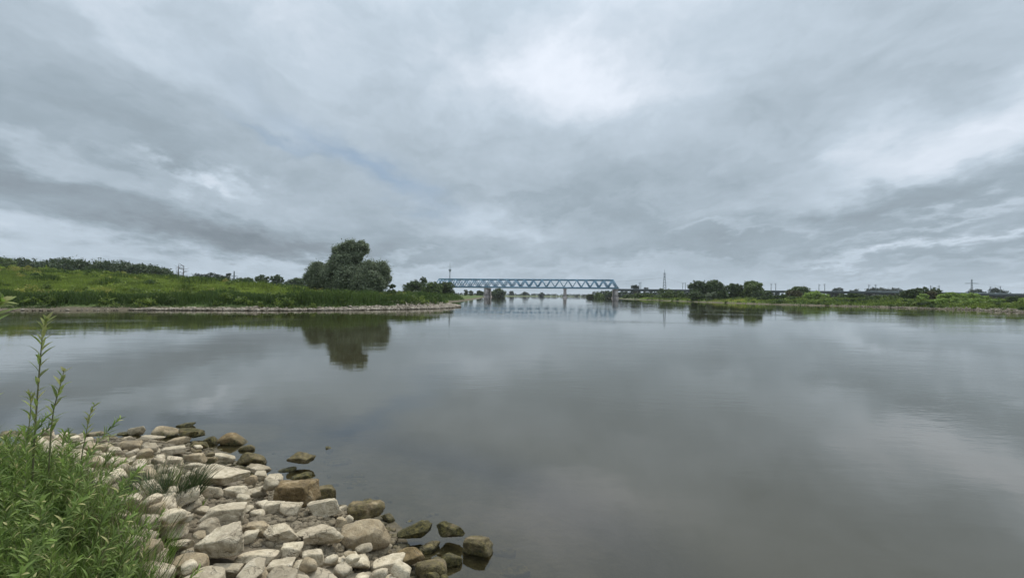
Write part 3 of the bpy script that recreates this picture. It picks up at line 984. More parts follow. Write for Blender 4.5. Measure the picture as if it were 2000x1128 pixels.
G = 'bushes on the far right bank'
TR = [  # name, label, cat, x0, x1, ytop, depth, mat, n, lobes, group
    ('tree', 'dark round-topped tree at the left end of the big clump right of the bridge', 'tree', 1346, 1384, 548, 236, 'dark', 7000, 5),
    ('tree', 'tallest dark domed tree in the clump behind the round dark bush', 'tree', 1374, 1418, 544.5, 232, 'dark', 8000, 5),
    ('tree', 'dark flat-topped tree filling the middle of the clump', 'tree', 1414, 1456, 552, 228, 'dark', 7000, 5),
    ('tree', 'tall rounded tree closing the right end of the clump', 'tree', 1450, 1493, 545.5, 222, 'mid', 8500, 5),
    ('bush', 'round very dark bush in front of the clump of trees', 'bush', 1398, 1424, 566, 205, 'dark', 2500, 3),
    ('bush', 'grey green bush left of the round very dark bush', 'bush', 1378, 1402, 569, 207, 'willow', 1800, 3),
    ('bush', 'low green bush under the left end of the tree clump', 'bush', 1342, 1380, 569, 222, 'dark', 2400, 4),
    ('bush', 'low dome of dark leaves at the foot of the tall rounded tree', 'bush', 1466, 1506, 565, 208, 'dark', 3000, 4),
    ('bush', 'low wide willow scrub below the open gap in the viaduct view', 'bush', 1478, 1570, 576, 178, 'dark', 8500, 7),
    ('bush', 'wide dark bush hiding the viaduct beyond the open gap', 'bush', 1530, 1592, 559, 230, 'dark', 5000, 6),
    ('bush', 'brownish bush in front of the wide dark bush', 'bush', 1534, 1568, 566, 208, 'red', 2400, 4),
    ('bush', 'bright green bush right of the brownish bush', 'bush', 1566, 1618, 568, 178, 'bright', 5000, 5),
    ('bush', 'low bright green bush near the waterline below the railway masts', 'bush', 1584, 1640, 584, 152, 'bright', 3000, 5),
    ('bush', 'dark low thicket below the grey barrier', 'bush', 1630, 1705, 572, 166, 'dark', 9000, 7),
    ('bush', 'mid green bush below the far end of the grey barrier', 'bush', 1690, 1768, 575, 160, 'mid', 5500, 7),
    ('bush', 'dark scrub hanging over the water below the grey barrier', 'bush', 1645, 1760, 582.5, 148, 'dark', 9000, 8),
    ('tree', 'dark bushy tree standing closest to the water on the right bank', 'tree', 1759, 1798, 563.5, 158, 'dark', 6500, 5),
    ('tree', 'taller dark tree behind the brownish bush on the right', 'tree', 1784, 1814, 558.5, 190, 'dark', 5000, 4),
    ('tree', 'small open-crowned tree left of the bright green mounds', 'tree', 1812, 1838, 561, 186, 'dark', 3200, 4),
    ('bush', 'brownish red bush between the dark trees and the green mounds', 'bush', 1802, 1832, 567, 160, 'red', 2600, 4),
    ('bush', 'bright yellow green bush at the foot of the brownish red bush', 'bush', 1786, 1816, 574, 142, 'bright', 1800, 3),
    ('bush', 'largest bright green mound of creepers on the right bank', 'mound of plants', 1834, 1880, 570.5, 140, 'bright', 6500, 5),
    ('bush', 'second bright green mound under the wide armed pylon', 'mound of plants', 1868, 1924, 571, 142, 'bright', 6500, 5),
    ('bush', 'low light green swell of plants in front of the two bright mounds', 'mound of plants', 1810, 1900, 580, 118, 'bright', 6500, 7),
    ('bush', 'long low yellow green swell of plants below the pylon', 'mound of plants', 1880, 1968, 581.5, 116, 'bright', 6500, 7),
    ('bush', 'dark rounded bush near the right end of the green bank', 'bush', 1962, 1996, 577, 112, 'dark', 3000, 4),
    ('bush', 'bright green bush at the very right end of the bank', 'bush', 1990, 2040, 579, 108, 'bright', 3200, 4),
    ('bush', 'dark low scrub along the strand below the bright mounds', 'bush', 1790, 1885, 588.5, 118, 'dark', 8000, 7),
    ('bush', 'small green bush between the two railway mast pairs beside the viaduct', 'bush', 1288, 1346, 566, 270, 'mid', 3500, 5),
    ('bush', 'dark bush directly below the tall slim pylon', 'bush', 1284, 1312, 563, 290, 'dark', 2000, 3),
    ('bush', 'low scrub at the foot of the pier where the viaduct begins', 'bush', 1214, 1296, 572, 350, 'mid', 4500, 8),
    ('tree', 'round tree showing above the viaduct just past the truss end', 'tree', 1232, 1251, 553, 520, 'far', 1800, 4),
    ('tree', 'tiny low tree above the viaduct beside the first railway masts', 'tree', 1254, 1268, 560, 560, 'far', 900, 3),
    ('tree', 'small far tree above the grey barrier, first of the row', 'tree', 1624, 1646, 560, 600, 'far', 1600, 4),
    ('tree', 'low far tree in the row above the grey barrier, second', 'tree', 1658, 1690, 564, 620, 'far', 1500, 5),
    ('tree', 'far tree under the thin railway masts above the grey barrier', 'tree', 1690, 1732, 560.5, 600, 'far', 2400, 6),
    ('tree', 'last far tree of the row above the grey barrier', 'tree', 1730, 1768, 561.5, 580, 'far', 2200, 6),
    ('tree', 'far dark tree directly under the wide armed pylon', 'tree', 1884, 1928, 562.5, 500, 'far', 2800, 5),
    ('tree', 'far dark tree right of the wide armed pylon', 'tree', 1928, 1970, 562, 480, 'far', 2800, 5),
    ('tree', 'tiny far tree near the right end of the viaduct', 'tree', 1984, 2003, 570, 470, 'far', 900, 3),
    # under and beside the bridge
    ('tree', 'round leafy tree beside the first pier under the truss', 'tree', 957, 989, 562.5, 520, 'dark', 3500, 4),
    ('tree', 'small tree hidden partly by the left side of the first pier', 'tree', 929, 945, 566.5, 520, 'dark', 1200, 3),
    ('bush', 'small round bush under the left part of the truss', 'bush', 905, 915, 565.5, 400, 'dark', 700, 2),
    ('bush', 'small paler bush under the left part of the truss', 'bush', 915, 925, 566, 400, 'willow', 700, 2),
    ('tree', 'lone round tree far off beyond the bridge, nearest the first pier', 'tree', 994, 1005, 568, 900, 'far', 900, 2),
    ('tree', 'lone round tree far off, second from the first pier', 'tree', 1020, 1032, 569.5, 950, 'far', 800, 3),
    ('tree', 'wide far tree halfway between the two river piers', 'tree', 1050, 1065, 570.5, 950, 'far', 900, 3),
    ('tree', 'dark tree just left of the pier at the right end of the truss', 'tree', 1160, 1182, 570.5, 430, 'mid', 2000, 4),
    ('bush', 'low bush tapering out at the tip of the right bank under the truss', 'bush', 1143, 1166, 572.5, 470, 'mid', 1500, 4),
    ('tree', 'dark tree behind the pier at the right end of the truss', 'tree', 1180, 1206, 569, 500, 'dark', 2200, 4),
    # right of the willow
    ('tree', 'dark bushy tree in the thicket that hides the left end of the bridge', 'tree', 855, 888, 547, 205, 'dark', 5500, 4),
    ('tree', 'small tree sticking up from the thicket left of the bridge', 'tree', 818, 836, 540, 215, 'dark', 1600, 3),
    ('bush', 'long dark bush forming the left half of the thicket by the bridge', 'bush', 786, 832, 546, 208, 'dark', 6500, 6),
    ('bush', 'dark green bush in the middle of the thicket by the bridge', 'bush', 826, 866, 547, 200, 'mid', 5000, 5),
    ('bush', 'low bush right beside the foot of the big willow', 'bush', 756, 774, 553, 130, 'dark', 1600, 3),
    ('bush', 'grey green bush on the bank between the willow and the thicket', 'bush', 800, 826, 566, 105, 'willow', 2400, 3),
    ('bush', 'light green weeds growing under the right side of the willow', 'bush', 738, 800, 567, 92, 'mid', 3500, 5),
    ('bush', 'dark little bush on the stones near the tip of the groyne', 'bush', 854, 868, 584, 96, 'dark', 800, 3),
    # left ridge
    ('bush', 'pale grey green bush on the ridge near the small distant pylon', 'bush', 462, 496, 540, 150, 'willow', 3200, 4),
    ('tree', 'dark tree in the row left of the willow, first one past the pale bush', 'tree', 497, 528, 534, 290, 'dark', 3800, 4),
    ('tree', 'dark twin-topped tree in the row left of the willow', 'tree', 528, 554, 535, 285, 'dark', 3200, 3),
    ('tree', 'low dark tree row end next to the willow', 'tree', 552, 604, 541, 300, 'dark', 4500, 6),
    ('tree', 'low dark tree right of the bare dead tree on the ridge', 'tree', 372, 412, 532, 300, 'far', 3500, 5),
    ('tree', 'low wide dark tree left of the small distant pylon', 'tree', 402, 452, 533, 310, 'far', 4000, 5),
    ('tree', 'small pointed tree just left of the small distant pylon', 'tree', 442, 452, 531, 300, 'far', 900, 2),
    ('tree', 'tall rounded tree at the left edge of the wood', 'tree', -14, 34, 499, 215, 'mid', 7000, 4),
    ('tree', 'thin-crowned tree poking out above the left part of the wood', 'tree', 48, 62, 501, 240, 'mid', 1500, 3),
    ('bush', 'large brownish green bush in the meadow at the far left', 'bush', 20, 72, 527, 92, 'olive', 6000, 5),
    ('bush', 'dark olive bush in the meadow beside the large brownish one', 'bush', 58, 104, 533, 88, 'olive', 5000, 5),
    ('bush', 'lower olive bush in the meadow closer to the reeds', 'bush', 92, 130, 547, 82, 'olive', 3200, 4),
    ('bush', 'small dark round bush halfway down the green meadow', 'bush', 226, 252, 556, 78, 'dark', 2200, 3),
    ('bush', 'tiny dark bush in the upper middle of the meadow', 'bush', 198, 212, 553, 92, 'dark', 800, 2),
    ('bush', 'low dark bush on the ridge line in front of the wood', 'bush', 232, 258, 531, 128, 'dark', 1500, 3),
]
GR = {'bush': 'bushes and scrub on the river banks', 'tree': 'trees on the river banks'}
for i, t in enumerate(TR):
    px_tree(t[0], t[1], t[2], t[3], t[4], t[5], t[6], M[t[7]], 40 + i, n=int(t[8] * 1.4), nl=t[9], group=GR[t[0]],
            leaf=max(0.14, t[6] * 0.0017))


def dead_tree():
    p = at_y(352, 541, 190)
    z = gz(p.x, p.y)
    root = thing('dead_tree', 'bare leafless dead tree standing at the right end of the wood', 'tree', (p.x, p.y, z))
    rng = np.random.default_rng(3)
    mb = MB()
    top = at_y(348, 515, 190).z - z
    for sx in (-0.9, 1.4):
        mb.tube([(sx, 0, -0.3), (sx * 0.9, 0, top * 0.5), (sx, 0.2, top * (1 if sx < 0 else 0.92))], [0.32, 0.2, 0.06], 6)
        if sx < 0:
            mb.build('trunk', M['bark'], root); mb = MB()
    for i in range(34):
        z0 = top * rng.uniform(0.35, 0.92)
        sx = rng.choice([-0.9, 1.4])
        a = rng.uniform(0, 2 * math.pi)
        L = rng.uniform(0.8, 2.4)
        e = Vector((sx + math.cos(a) * L, math.sin(a) * L, z0 + rng.uniform(0.2, 1.4)))
        mb.tube([(sx, 0, z0), Vector((sx, 0, z0)).lerp(e, .5) + Vector((0, 0, -.15)), e], [0.10, 0.07, 0.03], 4)
    mb.build('branches', M['bark'], root)


dead_tree()


def wood():
    """the far-off wood on the rise, one mass of crowns"""
    rng = np.random.default_rng(21)
    XS = [-400, 0, 30, 60, 90, 120, 145, 175, 200, 250, 300, 322, 340, 352]
    YS = [496, 502, 503, 505, 505, 504, 503, 503, 507, 510.5, 517, 522, 531, 538]
    VV, FF, TT, nb = [], [], [], 0
    for row, (D, k) in enumerate(((225, 44), (245, 44), (270, 40))):
        for i in range(k):
            px = -380 + (725 + 6) * (i + rng.uniform(-.3, .3)) / k
            if px > 350: continue
            yt = np.interp(px, XS, YS) + rng.uniform(-1.0, 4.0) + (3 - row * 1.5)
            c = at_y(px, yt, D)
            zb = 6.5
            h = c.z - zb
            r = min(h * 0.42, rng.uniform(3.4, 5.0))
            lob = [(c.x, c.y, c.z - r, r), (c.x + rng.uniform(-2, 2), c.y - 1, c.z - 1.9 * r, r * 1.15), (c.x + rng.uniform(-2, 2), c.y - 1.5, max(zb + 1.4, c.z - 3.0 * r), r)]
            V, Fq, T = crown(lob, 0.50, 2300 if row == 0 else 1300, rng, 0.2)
            VV.append(V); FF.append(Fq + nb); TT.append(T); nb += len(V)
    o = link('woodland', mesh_np('woodland', np.concatenate(VV), np.concatenate(FF), M['dark'], False, np.concatenate(TT) * np.array([0.55, 0.8, 1])))
    tag(o, 'dark green wood on the rise behind the meadow at the left', 'woodland', kind='stuff')
    # low hazy line of trees along the horizon
    VV, FF, TT, nb = [], [], [], 0
    for px in np.arange(-300, 2300, 4.5):
        if 885 < px < 1160: D, y, r = 1150 + rng.uniform(-60, 60), 574.5 + rng.uniform(-1.3, 1.2) + (px - 1000) * .0105, 5
        elif px > 1160: D, y, r = 530 + rng.uniform(-15, 40), 566.8 + rng.uniform(-1.2, 1.6) + (px - 1000) * .0105 + max(0, px - 1700) * .003, 4.0
        else: D, y, r = 760 + rng.uniform(-60, 60), 572 + rng.uniform(-2.6, 1.6) + (px - 1000) * .0105, 5.5
        c = at_y(px + rng.uniform(-2, 2), y, D)
        V, Fq, T = crown([(c.x, c.y, c.z - r, r), (c.x + 3, c.y, max(1.5, c.z - 2.2 * r), r)], 1.0, 420, rng, 0.2)
        VV.append(V); FF.append(Fq + nb); TT.append(T); nb += len(V)
    o = link('distant_woodland', mesh_np('distant_woodland', np.concatenate(VV), np.concatenate(FF), M['far'], False, np.concatenate(TT)))
    tag(o, 'thin line of far woods along the horizon', 'woodland', kind='stuff')


wood()

# ------------------------------------------------------------------ grasses on the far banks


def bank_grass():
    rng = np.random.default_rng(5)
    n = 330000
    px = rng.uniform(-260, 960, n)
    dep = 40 + 150 * rng.uniform(0, 1, n) ** 1.3
    X = (px - 1000) / F * dep
    Y = dep
    h, dn, dl, dr = terrain(X, Y, True)
    k = (dl > 1.5 + 0.9 * n2d(X, Y, 0.3, 63) + 0.5 * n2d(X, Y, 1.2, 64)) & (dl < 95)
    X, Y, h, dl = X[k], Y[k], h[k], dl[k]
    n = len(X)
    big = n2d(X, Y, 0.045, 31) + 0.6 * n2d(X, Y, 0.13, 32) + 0.35 * n2d(X, Y, 0.5, 33)
    clump = n2d(X, Y, 0.45, 34)
    reed = 1 - sstep(6, 12, dl + 2.5 * n2d(X, Y, 0.1, 35))
    mound = np.maximum(0, n2d(X, Y, 0.22, 38) - 0.25) * 2.0
    hg = 0.40 + 0.25 * clump + 0.22 * rng.uniform(0, 1, n) + mound
    hg = hg * (1 - reed) + reed * (1.0 + 0.7 * n2d(X, Y, 0.3, 39) + 0.45 * clump + 0.5 * rng.uniform(0, 1, n)) * sstep(1.8, 4.2, dl)
    hg = np.maximum(hg, 0.15)
    t = np.clip(0.62 + 0.45 * big - 0.5 * np.minimum(mound, 1) + rng.uniform(-0.2, 0.2, n), 0, 1) * (1 - reed * 0.85)
    yel = np.clip((n2d(X, Y, 0.08, 36) + 0.7 * n2d(X, Y, 0.3, 37) - 0.4) * 1.6, 0, 0.6) * (1 - reed)
    T = np.stack([t, np.clip(0.5 + 0.5 * clump, 0, 1), yel], 1)
    V, Fq, T = blades(X, Y, h - 0.05, hg, 0.10 + 0.07 * rng.uniform(0, 1, n), rng, T, 0.22)
    # rounded weed clumps among the grass
    VV, FF, TT, nb = [V], [Fq], [T], len(V)
    cnt = 0
    while cnt < 620:
        q = rng.uniform(-150, 930); d = 45 + 110 * rng.uniform() ** 1.2
        x, y = (q - 1000) / F * d, d
        hh, _, dl1, _ = terrain(x, y, True)
        if dl1[0] < 2.2 or dl1[0] > 75 or (dl1[0] > 20 and rng.uniform() < 0.35): continue
        cnt += 1
        rr = rng.uniform(0.45, 1.25) * (0.8 if dl1[0] > 12 else 1.0)
        z = float(hh[0])
        lob = [(x, y, z + rr * 0.45, rr * 0.8), (x + rr * rng.uniform(-1, 1), y, z + rr * 0.3, rr * 0.7)]
        v_, f_, t_ = crown(lob, 0.13 if d < 90 else 0.17, int(150 + 130 * rr), rng, 0.28, up=0.5)
        tone = rng.uniform(0.0, 1.0) * (0.55 if dl1[0] < 8 else 1.0)
        t_ = np.stack([np.clip(tone + rng.uniform(-.15, .15, len(t_)), 0, 1), t_[:, 1], np.full(len(t_), 0.5 if (rng.uniform() < 0.2 and dl1[0] > 8) else 0.0)], 1)
        VV.append(v_); FF.append(f_ + nb); TT.append(t_); nb += len(v_)
    V, Fq, T = np.concatenate(VV), np.concatenate(FF), np.concatenate(TT)
    o = link('meadow_grass', mesh_np('meadow_grass', V, Fq, M['grass'], False, T))
    tag(o, 'tall rough grass, weeds and reeds covering the left bank', 'grass', kind='stuff')
    # right bank
    n = 200000
    px = rng.uniform(1120, 2250, n)
    dep = 80 + 260 * rng.uniform(0, 1, n) ** 1.4
    X = (px - 1000) / F * dep
    Y = dep
    h, dn, dl, dr = terrain(X, Y, True)
    k = (dr > 0.15) & (dr < 60)
    X, Y, h, dr = X[k], Y[k], h[k], dr[k]
    n = len(X)
    big = n2d(X, Y, 0.05, 41) + 0.6 * n2d(X, Y, 0.15, 42)
    hg = np.maximum(0.2, (0.5 + 0.45 * n2d(X, Y, 0.3, 43) + 0.35 * rng.uniform(0, 1, n)) * sstep(-1.5, 4, dr))
    t = np.clip(0.5 + 0.6 * big + rng.uniform(-0.2, 0.2, n), 0, 1)
    yel = np.clip((n2d(X, Y, 0.07, 46) - 0.3) * 1.6, 0, 0.6)
    V, Fq, T = blades(X, Y, h - 0.05, hg, 0.2 + 0.15 * rng.uniform(0, 1, n), rng, np.stack([t, rng.uniform(0, 1, n), yel], 1), 0.22)
    T = T if len(T) == len(V) else T
    VV, FF, TT, nb = [V], [Fq], [T], len(V)
    cnt = 0
    while cnt < 520:
        q = rng.uniform(1215, 2150); d = 80 + 240 * rng.uniform() ** 1.2
        x, y = (q - 1000) / F * d, d
        hh, _, _, dr1 = terrain(x, y, True)
        if dr1[0] < 0.5 or dr1[0] > 30: continue
        cnt += 1
        rr = rng.uniform(0.5, 1.2) * (0.6 if dr1[0] < 2 else 1.0)
        z = float(hh[0])
        lob = [(x, y, z + rr * 0.4, rr * 0.8), (x + rr * rng.uniform(-1.4, 1.4), y, z + rr * 0.3, rr * 0.7)]
        v_, f_, t_ = crown(lob, 0.2, int(120 + 120 * rr), rng, 0.28, up=0.4)
        t_ = np.stack([np.clip(rng.uniform(0, .6) + rng.uniform(-.15, .15, len(t_)), 0, 1), t_[:, 1], np.zeros(len(t_))], 1)
        VV.append(v_); FF.append(f_ + nb); TT.append(t_); nb += len(v_)
    V, Fq, T = np.concatenate(VV), np.concatenate(FF), np.concatenate(TT)
    o = link('bank_grass', mesh_np('bank_grass', V, Fq, M['grass'], False, T))
    tag(o, 'rough grass and low weeds along the right bank', 'grass', kind='stuff')


bank_grass()

# ------------------------------------------------------------------ stones


def ico(sub):
    bm = bmesh.new()
    bmesh.ops.create_icosphere(bm, subdivisions=sub, radius=1)
    V = np.array([v.co[:] for v in bm.verts])
    Fq = np.array([[v.index for v in f.verts] for f in bm.faces])
    bm.free()
    return V / np.linalg.norm(V, axis=1)[:, None], Fq


ICO = {s: ico(s) for s in (1, 2, 3, 4, 5)}


def stone_shape(rng, dims, sub=4, sharp=16, kind='block'):
    """angular broken stone: a few cutting planes around a centre, softened edges, rough faces"""
    D, Fq = ICO[sub]
    if kind == 'round': nf, jit, sharp = 14, 0.35, 10
    elif kind == 'wedge': nf, jit, sharp = 8, 0.5, 26
    else: nf, jit, sharp = rng.integers(8, 11), 0.26, 30
    N = [np.array(v, float) for v in ((1, 0, 0), (-1, 0, 0), (0, 1, 0), (0, -1, 0), (0, 0, 1), (0, 0, -1))]
    N = [v + rng.normal(size=3) * jit * 0.75 for v in N]
    N += [rng.normal(size=3) for _ in range(nf - 6)]
    N = np.array([v / np.linalg.norm(v) for v in N])
    dist = np.concatenate([rng.uniform(0.80, 1.0, 6), rng.uniform(0.88, 1.18, len(N) - 6)])
    q = np.maximum(D @ N.T, 0) / dist
    r = (q ** sharp).sum(1) ** (-1.0 / sharp)
    r = np.minimum(r, 1.55)
    P = D * r[:, None]
    o = rng.uniform(0, 100, 3)
    amp = 0.05 if kind == 'block' else 0.035
    P = P * (1 + amp * vnoise(P * 2.2 + o, 1) + amp * 0.55 * vnoise(P * 5 + o, 2) + (amp * 0.35 * vnoise(P * 11 + o, 3) if sub > 3 else 0))[:, None]
    ext = P.max(0) - P.min(0)
    P = (P - (P.max(0) + P.min(0)) / 2) / ext * np.array(dims)
    return P, Fq


# height map of the heap, so that each stone settles on what lies beneath it
GX0, GX1, GY0, GY1, GS = -13.0, 1.8, 1.6, 11.5, 0.02
gx = np.arange(GX0, GX1, GS)
gy = np.arange(GY0, GY1, GS)
GXX, GYY = np.meshgrid(gx, gy, indexing='ij')
HM = terrain(GXX.ravel(), GYY.ravel()).reshape(GXX.shape)
HM0 = HM.copy()


def settle(P, x, y, pct=72):
    """P: vertices around the centre; returns resting height of the centre"""
    ix = ((P[:, 0] + x - GX0) / GS).astype(int)
    iy = ((P[:, 1] + y - GY0) / GS).astype(int)
    ok = (ix >= 0) & (ix < HM.shape[0]) & (iy >= 0) & (iy < HM.shape[1])
    low = ok & (P[:, 2] < 0)
    if low.sum() < 3: return gz(x, y)
    c = HM[ix[low], iy[low]] - P[low, 2]
    return float(np.percentile(c, pct))


def stamp(P, x, y, z):
    x0, x1 = P[:, 0].min() + x, P[:, 0].max() + x
    y0, y1 = P[:, 1].min() + y, P[:, 1].max() + y
    ix = ((P[:, 0] + x - GX0) / GS).astype(int)
    iy = ((P[:, 1] + y - GY0) / GS).astype(int)
    ok = (ix >= 1) & (ix < HM.shape[0] - 1) & (iy >= 1) & (iy < HM.shape[1] - 1) & (P[:, 2] > -0.02)
    for dx in (-1, 0, 1):
        for dy in (-1, 0, 1):
            np.maximum.at(HM, (ix[ok] + dx, iy[ok] + dy), P[ok, 2] + z)


STONES = []


def put_stone(px, py, w, h, tone, kind, label, short=None, seed=0, rot=0.0, water=None, name='rock', flat=None, pct=72):
    """w, h in picture pixels give the real size at the stone's distance"""
    rng = np.random.default_rng(seed + 1000)
    zz = 0.1
    p = at_z(px, py, zz)
    for _ in range(3):
        p = at_z(px, py, zz)
        dist = p.y
        W = w / F * dist * 0.99
        hm = h / F * dist * (1.18 if (w > 80 and tone in ('tan', 'brown')) else 1.05)
        th = math.atan2(H - zz, math.hypot(p.x, p.y))
        dep = float(np.clip(hm * 0.85, 0.5 * W, 0.85 * W))
        if flat: dep = W * 0.6
        hh = float(np.clip((hm - dep * math.sin(th)) / math.cos(th), 0.22 * W, 1.1 * W))
        if flat: hh = flat
        a = rot
        P, Fq = stone_shape(np.random.default_rng(seed + 1000), (W, dep, hh), 5 if w > 55 else 4, kind=kind)
        c, s = math.cos(a), math.sin(a)
        tl = rng.uniform(-0.12, 0.12)
        P = P @ np.array([[c, s, 0], [-s, c, 0], [0, 0, 1]])
        P = P @ np.array([[math.cos(tl), 0, math.sin(tl)], [0, 1, 0], [-math.sin(tl), 0, math.cos(tl)]])
        zc = settle(P, p.x, p.y, pct)
        zc = min(zc, gz(p.x, p.y) + hh * 0.45 + (0.17 if w > 80 else 0.12))
        if water is not None: zc = water - P[:, 2].max()      # how far the top stands above the river
        zz = zc
    stamp(P, p.x, p.y, zc)
    me = mesh_np(name, P, Fq, M['rock'], True)
    o = link(name, me, None, (p.x, p.y, zc))
    tt = {'pale': (0.0, 0.0, 0.72), 'white': (0.0, 0.0, 0.95), 'grey': (0.1, 0.0, 0.45), 'tan': (0.55, 0.05, 0.8), 'brown': (1.0, 0.2, 0.55),
          'olive': (0.75, 0.75, 0.75), 'dark': (0.8, 1.0, 0.35)}[tone]
    jit = rng.uniform(-0.12, 0.12)
    o.color = (min(1, max(0, tt[0] + rng.uniform(-.05, .1))), tt[1], min(1, max(0, tt[2] + jit)), 1)
    tag(o, label, 'rock', 'loose stones of the rubble bank')
    STONES.append((px, py, w, short or label, o, tone, h))
    return o


